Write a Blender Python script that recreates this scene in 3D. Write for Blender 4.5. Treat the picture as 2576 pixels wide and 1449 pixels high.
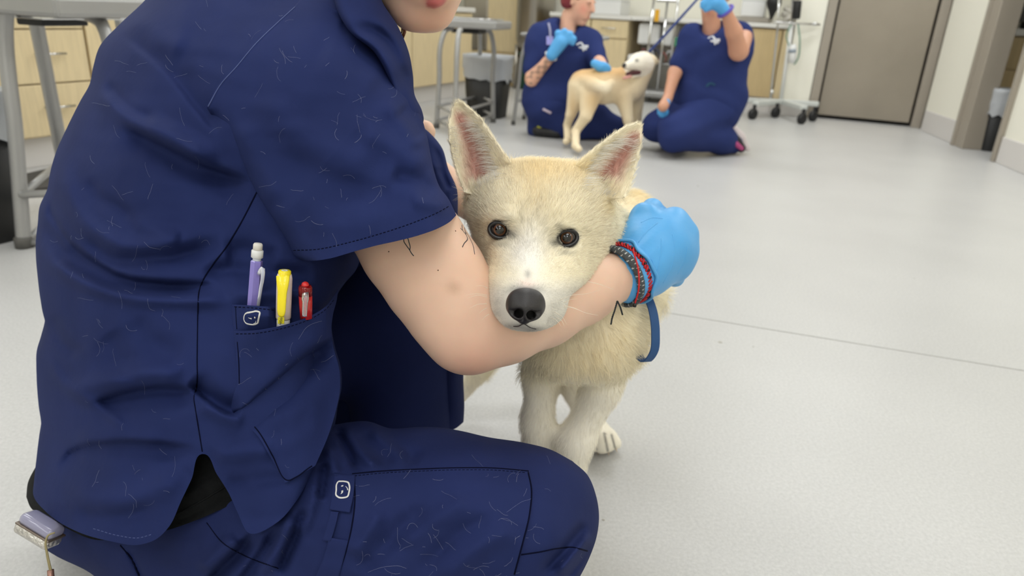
import bpy, bmesh, math, random
import numpy as np
from mathutils import Vector, Matrix
from mathutils.bvhtree import BVHTree

random.seed(7); RNG = np.random.default_rng(7)
SC = bpy.context.scene
COL = SC.collection
for _o in list(bpy.data.objects): bpy.data.objects.remove(_o)

# ------------------------------------------------------------------ camera
CAM_H, PITCH, ROLL, FPX = 0.75, math.radians(21.5), math.radians(3.0), 1786.0
_f = np.array([0, math.cos(PITCH), -math.sin(PITCH)])
_u0 = np.array([0, math.sin(PITCH), math.cos(PITCH)]); _r0 = np.array([1.0, 0, 0])
_u = math.cos(ROLL)*_u0 - math.sin(ROLL)*_r0
_r = math.cos(ROLL)*_r0 + math.sin(ROLL)*_u0
C0 = np.array([0, 0, CAM_H])
cam_d = bpy.data.cameras.new('camera'); cam = bpy.data.objects.new('camera', cam_d); COL.objects.link(cam)
cam.matrix_world = Matrix(((_r[0], _u[0], -_f[0], 0), (_r[1], _u[1], -_f[1], 0), (_r[2], _u[2], -_f[2], CAM_H), (0, 0, 0, 1)))
cam_d.sensor_width = 36.0; cam_d.lens = 36.0*FPX/2576.0
cam_d.clip_start = 0.02; cam_d.clip_end = 60
cam_d.dof.use_dof = True; cam_d.dof.focus_distance = 0.66; cam_d.dof.aperture_fstop = 7.2
SC.camera = cam

# ------------------------------------------------------------------ light and exposure
SC.view_settings.view_transform = 'Standard'; SC.view_settings.look = 'None'
SC.view_settings.gamma = 1.0; SC.view_settings.use_curve_mapping = False
SC.view_settings.exposure = 0.0
wd = bpy.data.worlds.new('world'); SC.world = wd; wd.use_nodes = True
wd.node_tree.nodes['Background'].inputs[0].default_value = (0.9, 0.95, 1.0, 1)
wd.node_tree.nodes['Background'].inputs[1].default_value = 0.05
CEIL = 2.75
PANELS = [(x, y) for y in (-2.9, -1.7, -0.5, 1.3, 3.3, 5.2) for x in (-2.4, 0.1, 2.4)]
PANEL_W = 11.0
for x, y in PANELS:
    ld = bpy.data.lights.new('ceiling_lamp', 'AREA'); ld.shape = 'RECTANGLE'; ld.size = 1.15; ld.size_y = 0.55
    ld.energy = PANEL_W*(1.75 if y > 3 else 1.0); ld.color = (0.93, 0.965, 1.0)
    lo = bpy.data.objects.new('ceiling_lamp', ld); COL.objects.link(lo); lo.location = (x, y, CEIL-0.035)

def W(px, py, d):
    px = np.asarray(px, float); py = np.asarray(py, float); d = np.asarray(d, float)
    v = _f + ((px-1288.0)/FPX)[..., None]*_r - ((py-724.5)/FPX)[..., None]*_u
    return C0 + d[..., None]*v
def _ray(px, py): return W(px, py, 1.0) - C0
def F(px, py, z=0.0):
    v = _ray(px, py); return C0 + v*((z-CAM_H)/v[2])
def WY(px, py, Y):
    v = _ray(px, py); return C0 + v*(Y/v[1])
def Qx(w):
    v = np.asarray(w, float) - C0; d = v@_f
    return 1288.0 + FPX*(v@_r)/d, 724.5 - FPX*(v@_u)/d, d
def mpp(w): return float((np.asarray(w)-C0)@_f)/FPX       # metres per pixel at a point

# ------------------------------------------------------------------ materials
def S(r, g, b):
    f = lambda c: (c/255/12.92) if c/255 <= 0.04045 else ((c/255+0.055)/1.055)**2.4
    return (f(r), f(g), f(b), 1.0)
MATS = {}
def mat(name, col=(0.8, 0.8, 0.8, 1), rough=0.5, metal=0.0, attr=None, noise=None, bump=None, sss=0, sheen=0, trans=0, coat=0, emis=0, weave=None, wood=False, brushed=False, ior=None, alpha=None, spec=None):
    if name in MATS: return MATS[name]
    m = bpy.data.materials.new(name); m.use_nodes = True; nt = m.node_tree; N = nt.nodes; Lk = nt.links
    b = N['Principled BSDF']
    if len(col) == 3: col = (*col, 1)
    b.inputs['Base Color'].default_value = col; b.inputs['Roughness'].default_value = rough; b.inputs['Metallic'].default_value = metal
    if spec is not None: b.inputs['Specular IOR Level'].default_value = spec
    if sss:
        b.inputs['Subsurface Weight'].default_value = sss; b.inputs['Subsurface Radius'].default_value = (1.0, 0.35, 0.2); b.inputs['Subsurface Scale'].default_value = 0.006
    if sheen: b.inputs['Sheen Weight'].default_value = sheen; b.inputs['Sheen Tint'].default_value = col; b.inputs['Sheen Roughness'].default_value = 0.45
    if trans: b.inputs['Transmission Weight'].default_value = trans
    if ior: b.inputs['IOR'].default_value = ior
    if coat: b.inputs['Coat Weight'].default_value = coat; b.inputs['Coat Roughness'].default_value = 0.05
    if alpha is not None: b.inputs['Alpha'].default_value = alpha
    if emis: b.inputs['Emission Color'].default_value = col; b.inputs['Emission Strength'].default_value = emis
    tc = N.new('ShaderNodeTexCoord'); src = None
    if attr:
        a = N.new('ShaderNodeAttribute'); a.attribute_name = attr; src = a.outputs['Color']
    if wood:
        mp = N.new('ShaderNodeMapping'); mp.inputs['Scale'].default_value = (14, 14, 1.1); Lk.new(tc.outputs['Object'], mp.inputs[0])
        n1 = N.new('ShaderNodeTexNoise'); n1.inputs['Scale'].default_value = 5; n1.inputs['Detail'].default_value = 6; Lk.new(mp.outputs[0], n1.inputs[0])
        r = N.new('ShaderNodeValToRGB'); r.color_ramp.elements[0].position = .3; r.color_ramp.elements[1].position = .72
        r.color_ramp.elements[0].color = tuple(c*0.86 for c in col[:3])+(1,); r.color_ramp.elements[1].color = col
        Lk.new(n1.outputs['Fac'], r.inputs[0]); src = r.outputs[0]
    if noise:
        sc, lo, hi = noise
        n2 = N.new('ShaderNodeTexNoise'); n2.inputs['Scale'].default_value = sc; n2.inputs['Detail'].default_value = 5; Lk.new(tc.outputs['Object'], n2.inputs[0])
        mr = N.new('ShaderNodeMapRange'); mr.inputs[1].default_value = .3; mr.inputs[2].default_value = .7; mr.inputs[3].default_value = lo; mr.inputs[4].default_value = hi
        Lk.new(n2.outputs['Fac'], mr.inputs[0])
        mx = N.new('ShaderNodeMix'); mx.data_type = 'RGBA'; mx.blend_type = 'MULTIPLY'; mx.inputs[0].default_value = 1
        if src: Lk.new(src, mx.inputs[6])
        else: mx.inputs[6].default_value = col
        Lk.new(mr.outputs[0], mx.inputs[7]); src = mx.outputs[2]
    if src: Lk.new(src, b.inputs['Base Color'])
    hgt = []
    if bump:
        n3 = N.new('ShaderNodeTexNoise'); n3.inputs['Scale'].default_value = bump[0]; n3.inputs['Detail'].default_value = 4; Lk.new(tc.outputs['Object'], n3.inputs[0])
        hgt.append((n3.outputs['Fac'], bump[1], bump[2] if len(bump) > 2 else 0.002))
    if weave:
        mp2 = N.new('ShaderNodeMapping'); mp2.inputs['Rotation'].default_value = (0.3, 0.5, 0.8); Lk.new(tc.outputs['Object'], mp2.inputs[0])
        wv = N.new('ShaderNodeTexWave'); wv.inputs['Scale'].default_value = weave; wv.inputs['Distortion'].default_value = 1.0; wv.inputs['Detail'].default_value = 1; Lk.new(mp2.outputs[0], wv.inputs[0])
        hgt.append((wv.outputs['Fac'], .12, 0.0003))
    if brushed:
        mp3 = N.new('ShaderNodeMapping'); mp3.inputs['Scale'].default_value = (1, 1, 60); Lk.new(tc.outputs['Object'], mp3.inputs[0])
        n4 = N.new('ShaderNodeTexNoise'); n4.inputs['Scale'].default_value = 8; n4.inputs['Detail'].default_value = 3; Lk.new(mp3.outputs[0], n4.inputs[0])
        hgt.append((n4.outputs['Fac'], .08, 0.001))
    prev = None
    for h, st, ds in hgt:
        bp = N.new('ShaderNodeBump'); bp.inputs['Strength'].default_value = st; bp.inputs['Distance'].default_value = ds
        Lk.new(h, bp.inputs['Height'])
        if prev: Lk.new(prev, bp.inputs['Normal'])
        prev = bp.outputs[0]
    if prev: Lk.new(prev, b.inputs['Normal'])
    MATS[name] = m; return m

# ------------------------------------------------------------------ mesh tools
def link(ob, parent=None):
    COL.objects.link(ob)
    if parent is not None:
        ob.parent = parent
        ob.matrix_parent_inverse = Matrix.Identity(4) if parent.type != 'EMPTY' else parent.matrix_basis.inverted()
    return ob
def tag(o, label=None, cat=None, group=None, kind=None):
    if label: o['label'] = label
    if cat: o['category'] = cat
    if group: o['group'] = group
    if kind: o['kind'] = kind
    return o
def mesh_obj(name, V, Fc, m=None, parent=None, smooth=True, col=None):
    me = bpy.data.meshes.new(name)
    V = np.asarray(V, dtype=np.float64)
    me.from_pydata(V.tolist(), [], [list(map(int, f)) for f in Fc] if not isinstance(Fc, np.ndarray) else Fc.tolist()); me.update()
    if smooth: me.polygons.foreach_set('use_smooth', [True]*len(me.polygons))
    if m: me.materials.append(m)
    if col is not None:
        a = me.color_attributes.new('col', 'FLOAT_COLOR', 'POINT')
        c = np.ones((len(V), 4)); c[:, :3] = col; a.data.foreach_set('color', c.ravel())
    ob = bpy.data.objects.new(name, me); link(ob, parent); return ob
def empty(name, loc, parent=None):
    o = bpy.data.objects.new(name, None); o.location = loc; o.empty_display_size = .05; COL.objects.link(o)
    if parent: o.parent = parent
    return o
class MB:
    """collects boxes, tubes and lathes, then links them as one mesh"""
    def __init__(s): s.V = []; s.F = []; s.n = 0
    def add(s, V, Fc):
        V = np.asarray(V, float); s.V.append(V); s.F += [[int(i)+s.n for i in f] for f in Fc]; s.n += len(V); return s
    def box(s, O, ex, ey, ez, bev=0.0):
        """box centred at O with half vectors ex, ey, ez; chamfered edges"""
        O = np.asarray(O, float); A = [np.asarray(v, float) for v in (ex, ey, ez)]
        bm = bmesh.new(); bmesh.ops.create_cube(bm, size=2.0)
        L = [np.linalg.norm(a) for a in A]
        for v in bm.verts: v.co = Vector((v.co.x*L[0], v.co.y*L[1], v.co.z*L[2]))
        if bev > 0:
            bmesh.ops.bevel(bm, geom=list(bm.edges), offset=min(bev, min(L)*.9), segments=2, profile=.5, affect='EDGES')
        U = [a/l for a, l in zip(A, L)]
        V = [O+U[0]*v.co.x+U[1]*v.co.y+U[2]*v.co.z for v in bm.verts]
        bm.verts.index_update(); Fc = [[v.index for v in f.verts] for f in bm.faces]
        if np.dot(np.cross(U[0], U[1]), U[2]) < 0: Fc = [f[::-1] for f in Fc]
        bm.free(); return s.add(V, Fc)
    def tube(s, P, r, n=10, cap=True, nrm=None, flat=1.0):
        V, Fc = sweep(P, r, n, cap, nrm, flat); return s.add(V, Fc)
    def lathe(s, base, axis, prof, n=24, sq=None):
        """prof: (radius, height) along axis"""
        ax = np.asarray(axis, float); ax = ax/np.linalg.norm(ax)
        t = np.array([1.0, 0, 0]) if abs(ax[0]) < .9 else np.array([0, 1.0, 0])
        e1 = np.cross(ax, t); e1 /= np.linalg.norm(e1); e2 = np.cross(ax, e1)
        V = []; Fc = []
        for r, h in prof:
            for k in range(n):
                a = 2*math.pi*k/n; V.append(np.asarray(base)+ax*h+r*(math.cos(a)*e1+math.sin(a)*e2))
        for j in range(len(prof)-1):
            for k in range(n):
                Fc.append([j*n+k, j*n+(k+1) % n, (j+1)*n+(k+1) % n, (j+1)*n+k])
        Fc.append(list(range(n))[::-1]); Fc.append([(len(prof)-1)*n+k for k in range(n)])
        return s.add(V, Fc)
    def build(s, name, m, parent=None, smooth=False, col=None):
        o = mesh_obj(name, np.concatenate(s.V), s.F, m, parent, smooth, col)
        return o
def sweep(P, r, n=10, cap=True, nrm=None, flat=1.0):
    P = np.asarray(P, float); k = len(P); r = np.broadcast_to(np.asarray(r, float), (k,))
    T = np.gradient(P, axis=0); T /= np.linalg.norm(T, axis=1)[:, None]+1e-12
    V = []; Fc = []
    if nrm is None:
        a = np.array([0, 0, 1.0]) if abs(T[0][2]) < .9 else np.array([1.0, 0, 0])
        N0 = a - T[0]*(a@T[0])
    for i in range(k):
        if nrm is not None: N0 = np.asarray(nrm[i], float)
        N0 = N0 - T[i]*(N0@T[i]); N0 = N0/(np.linalg.norm(N0)+1e-12); B = np.cross(T[i], N0)
        for j in range(n):
            a = 2*math.pi*j/n; V.append(P[i]+r[i]*(math.cos(a)*B+math.sin(a)*N0*flat))
    for i in range(k-1):
        for j in range(n):
            Fc.append([i*n+j, i*n+(j+1) % n, (i+1)*n+(j+1) % n, (i+1)*n+j])
    if cap: Fc.append(list(range(n))[::-1]); Fc.append([(k-1)*n+j for j in range(n)])
    return V, Fc
def cr(P, n):
    """smooth curve through points, n samples, even by length"""
    P = np.asarray(P, float)
    if len(P) == 2:
        t = np.linspace(0, 1, n)[:, None]; return P[0]*(1-t)+P[1]*t
    d = np.r_[0, np.cumsum(np.linalg.norm(np.diff(P, axis=0), axis=1)+1e-9)]
    Q = np.vstack([2*P[0]-P[1], P, 2*P[-1]-P[-2]]); out = []
    for i in range(len(P)-1):
        p0, p1, p2, p3 = Q[i:i+4]; t = np.linspace(0, 1, 24, endpoint=(i == len(P)-2))[:, None]
        l = d[i+1]-d[i]; la = np.linalg.norm(p1-p0)+1e-9; lb = np.linalg.norm(p3-p2)+1e-9
        m1 = l*((p1-p0)/la*l+(p2-p1)/l*la)/(la+l); m2 = l*((p2-p1)/l*lb+(p3-p2)/lb*l)/(l+lb)
        out.append((2*t**3-3*t**2+1)*p1+(t**3-2*t**2+t)*m1+(-2*t**3+3*t**2)*p2+(t**3-t**2)*m2)
    D = np.vstack(out); e = np.r_[0, np.cumsum(np.linalg.norm(np.diff(D, axis=0), axis=1))]
    s = np.linspace(0, e[-1], n)
    return np.stack([np.interp(s, e, D[:, k]) for k in range(D.shape[1])], 1)
def rbf(pts, smooth=0.0):
    """thin-plate surface through (x, y, value)"""
    A = np.asarray(pts, float); X = A[:, :2]/500.0; y = A[:, 2]; n = len(A)
    U = lambda r2: np.where(r2 > 1e-12, 0.5*r2*np.log(r2+1e-12), 0)
    K = U(((X[:, None]-X[None])**2).sum(-1)) + smooth*np.eye(n); Pm = np.c_[np.ones(n), X]
    M = np.block([[K, Pm], [Pm.T, np.zeros((3, 3))]]); w = np.linalg.solve(M, np.r_[y, 0, 0, 0])
    def f(x, yv):
        x = np.asarray(x, float)/500.0; yv = np.asarray(yv, float)/500.0; sh = x.shape
        q = np.c_[x.ravel(), yv.ravel()]
        r2 = ((q[:, None]-X[None])**2).sum(-1)
        return (U(r2)@w[:n]+w[n]+q@w[n+1:]).reshape(sh)
    return f
def segdist(x, y, P):
    """distance to a polyline and position along it (0..1), signed side"""
    P = np.asarray(P, float); best = np.full(x.shape, 1e9); tt = np.zeros(x.shape); sd = np.zeros(x.shape)
    L = np.r_[0, np.cumsum(np.linalg.norm(np.diff(P, axis=0), axis=1))]
    for i in range(len(P)-1):
        a, b = P[i], P[i+1]; v = b-a; l2 = v@v+1e-9
        t = np.clip(((x-a[0])*v[0]+(y-a[1])*v[1])/l2, 0, 1); dx = x-a[0]-t*v[0]; dy = y-a[1]-t*v[1]
        d = np.hypot(dx, dy); m = d < best
        best = np.where(m, d, best); tt = np.where(m, (L[i]+t*(L[i+1]-L[i]))/L[-1], tt)
        sd = np.where(m, np.sign(v[0]*dy-v[1]*dx), sd)
    return best, tt, sd
def folds(x, y, strokes):
    """cloth relief: strokes (points, half width px, height m[, sharp]); + comes towards the viewer side"""
    h = np.zeros(x.shape)
    for st in strokes:
        P = cr(st[0], 14) if len(st[0]) > 2 else np.asarray(st[0], float)
        d, t, sd = segdist(x, y, P); w, A = st[1], st[2]
        taper = np.clip(np.minimum(t, 1-t)*5, 0, 1); taper = taper*taper*(3-2*taper)
        if len(st) > 3:      # lopsided: steep on one side (sign of st[3])
            ws = np.where(sd*st[3] > 0, w*.35, w*1.6)
            h += A*taper*np.exp(-(d/ws)**2)
        else: h += A*taper*np.exp(-(d/w)**2)
    return h
def coons(L, R, T, B, nu, nv, du=0.55, dv=0.0):
    """four boundary curves in the plane -> grid[nv, nu, 2]; du packs columns towards the sides"""
    u = np.linspace(0, 1, nu); u = (1-du)*u+du*(0.5-0.5*np.cos(math.pi*u))
    v = np.linspace(0, 1, nv); v = (1-dv)*v+dv*(0.5-0.5*np.cos(math.pi*v))
    def at(Cv, t):
        c = cr(Cv, 400); return np.stack([np.interp(t, np.linspace(0, 1, 400), c[:, k]) for k in (0, 1)], 1)
    l, r, t, b = at(L, v), at(R, v), at(T, u), at(B, u)
    uu = u[None, :, None]; vv = v[:, None, None]
    c00, c10, c01, c11 = t[0], t[-1], b[0], b[-1]
    G = (1-uu)*l[:, None]+uu*r[:, None]+(1-vv)*t[None]+vv*b[None]-((1-uu)*(1-vv)*c00+uu*(1-vv)*c10+(1-uu)*vv*c01+uu*vv*c11)
    return G, u, v
def prof(x, w, n=2.4):
    x = np.clip(x/max(w, 1e-6), 0, 1); return (1-(1-x)**n)**(1/n)
def shell(name, G, u, v, D, edge, wid, back, m, parent=None, disp=None, n=2.4, nback=0.5, closed=(1, 1, 0, 0), gfun=None, tri=False):
    """closed body of cloth: front surface of grid G at depth D(px,py), rounded over the edges listed in closed (l, r, t, b), and a back surface"""
    nv, nu = G.shape[:2]; x, y = G[..., 0], G[..., 1]
    g = np.ones((nv, nu))
    wl, wr, wt, wb = wid
    if closed[0]: g = g*prof(u, wl, n)[None]
    if closed[1]: g = g*prof(1-u, wr, n)[None]
    if closed[2]: g = g*prof(v, wt, n)[:, None]
    if closed[3]: g = g*prof(1-v, wb, n)[:, None]
    if gfun is not None: g = gfun(g, u, v)
    d0 = D(x, y); fr = d0+edge*(1-g)
    if disp is not None: fr = fr-disp(x, y)*np.clip(g*1.6, 0, 1)
    bk = d0+edge+back*g
    Vf = W(x, y, fr).reshape(-1, 3); Vb = W(x, y, bk).reshape(-1, 3)
    idx = np.arange(nv*nu).reshape(nv, nu)
    q = np.stack([idx[:-1, :-1], idx[1:, :-1], idx[1:, 1:], idx[:-1, 1:]], -1).reshape(-1, 4)
    qb = q[:, ::-1]+nv*nu
    V = np.vstack([Vf, Vb]); Fc = np.vstack([q, qb])
    # weld the closed edges
    mp = np.arange(len(V))
    if closed[0]: mp[idx[:, 0]+nv*nu] = idx[:, 0]
    if closed[1]: mp[idx[:, -1]+nv*nu] = idx[:, -1]
    if closed[2]: mp[idx[0]+nv*nu] = idx[0]
    if closed[3]: mp[idx[-1]+nv*nu] = idx[-1]
    Fc = mp[Fc]
    if not closed[2]:
        a = idx[0]; Fc = np.vstack([Fc, np.stack([a[:-1], a[1:], mp[a[1:]+nv*nu], mp[a[:-1]+nv*nu]], -1)])
    Fl = []
    for f in Fc.tolist():
        o = []
        for i in f:
            if i not in o: o.append(i)
        if len(o) > 2: Fl.append(o)
    used = np.zeros(len(V), bool); used[np.concatenate([np.array(f) for f in Fl])] = True
    re = np.cumsum(used)-1
    return mesh_obj(name, V[used], [[int(re[i]) for i in f] for f in Fl], m, parent)
def sheet(name, G, D, thick, m, parent=None, disp=None):
    """a piece of cloth: front surface at D, given thickness"""
    nv, nu = G.shape[:2]; x, y = G[..., 0], G[..., 1]; d = D(x, y)
    if disp is not None: d = d-disp(x, y)
    V = np.vstack([W(x, y, d).reshape(-1, 3), W(x, y, d+thick).reshape(-1, 3)])
    idx = np.arange(nv*nu).reshape(nv, nu)
    q = np.stack([idx[:-1, :-1], idx[1:, :-1], idx[1:, 1:], idx[:-1, 1:]], -1).reshape(-1, 4)
    Fc = [q, q[:, ::-1]+nv*nu]; K = nv*nu
    for a, fl in ((idx[0], 1), (idx[-1], 0), (idx[:, 0], 0), (idx[:, -1], 1)):
        s = np.stack([a[:-1], a[1:], a[1:]+K, a[:-1]+K], -1); Fc.append(s if fl else s[:, ::-1])
    return mesh_obj(name, V, np.vstack(Fc), m, parent)

# ------------------------------------------------------------------ implicit bodies
def sdf_eval(P, prims):
    d = np.full(len(P), 1e3)
    for pr in prims:
        k = pr[-1]; ty = pr[0]
        if ty in ('c', 'sc'):
            _, a, b, ra, rb, _k = pr; a = np.asarray(a); b = np.asarray(b); v = b-a; l2 = v@v+1e-12
            t = np.clip(((P-a)@v)/l2, 0, 1)
            # tapered: shift so the taper stays tangent
            e = np.linalg.norm(P-a-t[:, None]*v, axis=1)-(ra+(rb-ra)*t)
        elif ty in ('e', 'se'):
            _, c, R3, rad, _k = pr; q = (P-np.asarray(c))@np.asarray(R3).T; rad = np.asarray(rad)
            k0 = np.linalg.norm(q/rad, axis=1); k1 = np.linalg.norm(q/(rad*rad), axis=1)+1e-9
            e = k0*(k0-1)/k1
        elif ty == 'plane':      # keep the half space n.(p-c) > 0
            _, c, nn, _k = pr; e = -((P-np.asarray(c))@np.asarray(nn))
            h = np.clip(.5-.5*(e-d)/max(k, 1e-6)*-1, 0, 1); d = np.maximum(d, e); continue
        if ty[0] == 's':
            e = -e; h = np.clip(.5+.5*(e-d)/max(k, 1e-6), 0, 1); d = d+(e-d)*h+k*h*(1-h)
        else:
            h = np.clip(.5+.5*(d-e)/max(k, 1e-6), 0, 1); d = d*(1-h)+e*h-k*h*(1-h)
    return d
def sdf_mesh(prims, h, pad=0.03, extra=None):
    lo = np.full(3, 1e9); hi = -lo
    for pr in prims:
        if pr[0] == 'c':
            for p, r in ((pr[1], pr[3]), (pr[2], pr[4])): lo = np.minimum(lo, np.asarray(p)-r); hi = np.maximum(hi, np.asarray(p)+r)
        elif pr[0] == 'e': r = max(pr[3]); lo = np.minimum(lo, np.asarray(pr[1])-r); hi = np.maximum(hi, np.asarray(pr[1])+r)
    lo = lo-pad; hi = hi+pad; Bk = 8
    nb = np.maximum(1, np.ceil((hi-lo)/(h*Bk)).astype(int)); n = nb*Bk+1
    ev = (lambda P: sdf_eval(P, prims)+(extra(P) if extra else 0))
    bi = np.stack(np.meshgrid(*[np.arange(k) for k in nb], indexing='ij'), -1).reshape(-1, 3)
    bc = lo+(bi+.5)*h*Bk; bd = ev(bc); near = np.abs(bd) < h*Bk*1.25+.012
    vals = np.repeat(np.repeat(np.repeat(np.where(bd < 0, -1.0, 1.0).reshape(nb), Bk, 0), Bk, 1), Bk, 2)
    vals = np.pad(vals, ((0, 1),)*3, mode='edge')
    g = np.arange(Bk+1); loc = np.stack(np.meshgrid(g, g, g, indexing='ij'), -1).reshape(-1, 3)
    ids = bi[near]
    for s in range(0, len(ids), 400):
        ii = (ids[s:s+400, None]*Bk+loc[None]).reshape(-1, 3)
        vals[ii[:, 0], ii[:, 1], ii[:, 2]] = ev(lo+ii*h)
    sg = vals < 0
    c8 = [(i, j, k) for i in (0, 1) for j in (0, 1) for k in (0, 1)]
    cnt = sum(sg[i:n[0]-1+i, j:n[1]-1+j, k:n[2]-1+k].astype(np.int8) for i, j, k in c8)
    cell = np.argwhere((cnt > 0) & (cnt < 8)); cid = np.full(cnt.shape, -1, np.int64); cid[tuple(cell.T)] = np.arange(len(cell))
    cv = {c: vals[cell[:, 0]+c[0], cell[:, 1]+c[1], cell[:, 2]+c[2]] for c in c8}
    acc = np.zeros((len(cell), 3)); m = np.zeros(len(cell))
    for a in c8:
        for ax in range(3):
            if a[ax]: continue
            b = list(a); b[ax] = 1; b = tuple(b); va, vb = cv[a], cv[b]; x = (va < 0) != (vb < 0)
            t = np.where(x, va/(va-vb+1e-20*(va == vb)), 0); p = np.tile(np.array(a, float), (len(cell), 1)); p[:, ax] += t
            acc[x] += p[x]; m += x
    V = lo+(cell+acc/m[:, None])*h; Fc = []
    for ax in range(3):
        o1, o2 = (ax+1) % 3, (ax+2) % 3
        sl = [slice(None)]*3; sl[ax] = slice(0, -1); s2 = [slice(None)]*3; s2[ax] = slice(1, None)
        e = np.argwhere(sg[tuple(sl)] != sg[tuple(s2)])
        e = e[(e[:, o1] > 0) & (e[:, o2] > 0) & (e[:, o1] < n[o1]-1) & (e[:, o2] < n[o2]-1)]
        if not len(e): continue
        A = sg[e[:, 0], e[:, 1], e[:, 2]]
        def cc(d1, d2):
            q = e.copy(); q[:, o1] += d1; q[:, o2] += d2; return cid[q[:, 0], q[:, 1], q[:, 2]]
        q = np.stack([cc(-1, -1), cc(0, -1), cc(0, 0), cc(-1, 0)], 1); q[~A] = q[~A][:, ::-1]; Fc.append(q)
    Fc = np.vstack(Fc); Fc = Fc[(Fc >= 0).all(1)]
    return V, Fc
def relax(V, Fc, it=2, lam=.5):
    a = np.concatenate([Fc[:, [0, 1]], Fc[:, [1, 2]], Fc[:, [2, 3]], Fc[:, [3, 0]]]); a = np.concatenate([a, a[:, ::-1]])
    deg = np.bincount(a[:, 0], minlength=len(V))[:, None]+1e-9
    for _ in range(it):
        s = np.stack([np.bincount(a[:, 0], weights=V[a[:, 1], k], minlength=len(V)) for k in range(3)], 1)/deg
        V = V+lam*(s-V)
    return V
def sdf_obj(name, prims, h, m, parent=None, colf=None, it=2, extra=None):
    V, Fc = sdf_mesh(prims, h, extra=extra); V = relax(V, Fc, it)
    return mesh_obj(name, V, Fc, m, parent, True, colf(V) if colf else None)
def cone(p, q, rp, rq, k=.02): return ('c', p, q, rp, rq, k)
def frame3(x, y):
    """rows of an orthonormal frame with first axis x and second near y"""
    x = np.asarray(x, float); x = x/np.linalg.norm(x); y = np.asarray(y, float); y = y-x*(x@y); y = y/np.linalg.norm(y)
    return np.array([x, y, np.cross(x, y)])
CF = np.array([_r, _u, -_f])      # axes: right, up, towards the viewer
def bvh_of(*obs):
    V = []; Pq = []; n = 0
    for o in obs:
        V += [o.matrix_world @ v.co for v in o.data.vertices]; Pq += [[i+n for i in p.vertices] for p in o.data.polygons]; n = len(V)
    return BVHTree.FromPolygons(V, Pq)
def drop(bvh, px, py):
    v = _ray(px, py); v = v/np.linalg.norm(v); h = bvh.ray_cast(Vector(C0), Vector(v))
    return (np.array(h[0]), np.array(h[1])) if h[0] is not None else (None, None)
def on_surf(bvh, P, step=5.0, smooth=True, lift=0.0):
    P = np.asarray(P, float); L = np.linalg.norm(np.diff(P, axis=0), axis=1).sum(); n = max(3, int(L/step)+1)
    Cv = cr(P, n) if smooth else np.stack([np.interp(np.linspace(0, 1, n), np.r_[0, np.cumsum(np.linalg.norm(np.diff(P, axis=0), axis=1))]/L, P[:, k]) for k in (0, 1)], 1)
    pts = []; nr = []
    for x, y in Cv:
        a, b = drop(bvh, x, y)
        if a is None: continue
        if b@_f > 0: b = -b
        pts.append(a+b*lift); nr.append(b)
    return np.array(pts), np.array(nr)
def surf_tube(name, bvh, P, r, m, parent, flat=1.0, step=5.0, smooth=True, n=6, lift=0.0):
    a, b = on_surf(bvh, P, step, smooth, lift)
    if len(a) < 2: return None
    V, Fc = sweep(a, r, n, True, b, flat); return mesh_obj(name, V, Fc, m, parent)
# ------------------------------------------------------------------ room
M_floor = mat('vinyl_floor', S(193, 192, 190), .36, noise=(2.2, .95, 1.03), bump=(260, .06, .0006))
def _speck(m):
    nt = m.node_tree; N = nt.nodes; Lk = nt.links; b = N['Principled BSDF']; old = b.inputs['Base Color'].links[0].from_socket
    tc = N.new('ShaderNodeTexCoord'); n = N.new('ShaderNodeTexNoise'); n.inputs['Scale'].default_value = 170; n.inputs['Detail'].default_value = 4; n.inputs['Roughness'].default_value = .75
    Lk.new(tc.outputs['Object'], n.inputs[0])
    mr = N.new('ShaderNodeMapRange'); mr.inputs[1].default_value = .3; mr.inputs[2].default_value = .7; mr.inputs[3].default_value = .86; mr.inputs[4].default_value = 1.1
    Lk.new(n.outputs['Fac'], mr.inputs[0]); mx = N.new('ShaderNodeMix'); mx.data_type = 'RGBA'; mx.blend_type = 'MULTIPLY'; mx.inputs[0].default_value = 1
    Lk.new(old, mx.inputs[6]); Lk.new(mr.outputs[0], mx.inputs[7]); Lk.new(mx.outputs[2], b.inputs['Base Color'])
_speck(M_floor)
M_wall = mat('cream_wall', S(241, 238, 224), .7, bump=(300, .05, .0005))
M_ceil = mat('ceiling_white', S(235, 234, 230), .9)
M_cove = mat('cove_base_white', S(216, 212, 208), .5)
M_maple = mat('maple_laminate', S(224, 204, 162), .42, wood=True)
M_maple_d = mat('tan_laminate', S(200, 176, 130), .45, wood=True)
M_gap = mat('shadow_gap', S(30, 27, 24), .8)
M_top = mat('worktop_white', S(222, 220, 214), .3)
M_steel = mat('stainless_steel', S(176, 170, 160), .34, 1.0, brushed=True)
M_frame = mat('door_frame_paint', S(158, 149, 136), .45)
M_chrome = mat('chrome', S(215, 215, 215), .15, 1.0)
M_greym = mat('grey_painted_metal', S(160, 159, 157), .38, .35)
M_black = mat('black_plastic', S(24, 24, 25), .5)
M_white = mat('white_plastic', S(226, 226, 224), .4)
M_liner = mat('bin_liner_film', S(205, 208, 212), .3, trans=.25, bump=(28, .5, .01))
M_green = mat('green_plastic', S(14, 56, 38), .45)
M_screen = mat('black_glass', S(10, 10, 12), .15)
DA, DB = F(2050, 297), F(2290, 320); E2 = (DB-DA)/np.linalg.norm(DB-DA); N2 = np.array([E2[1], -E2[0], 0]); LD = float(np.linalg.norm(DB-DA))
LA, LB = F(60, 434), F(124, 423); E1 = (LB-LA)/np.linalg.norm(LB-LA); N1 = np.array([E1[1], -E1[0], 0])
Zu = np.array([0, 0, 1.0])
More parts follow.
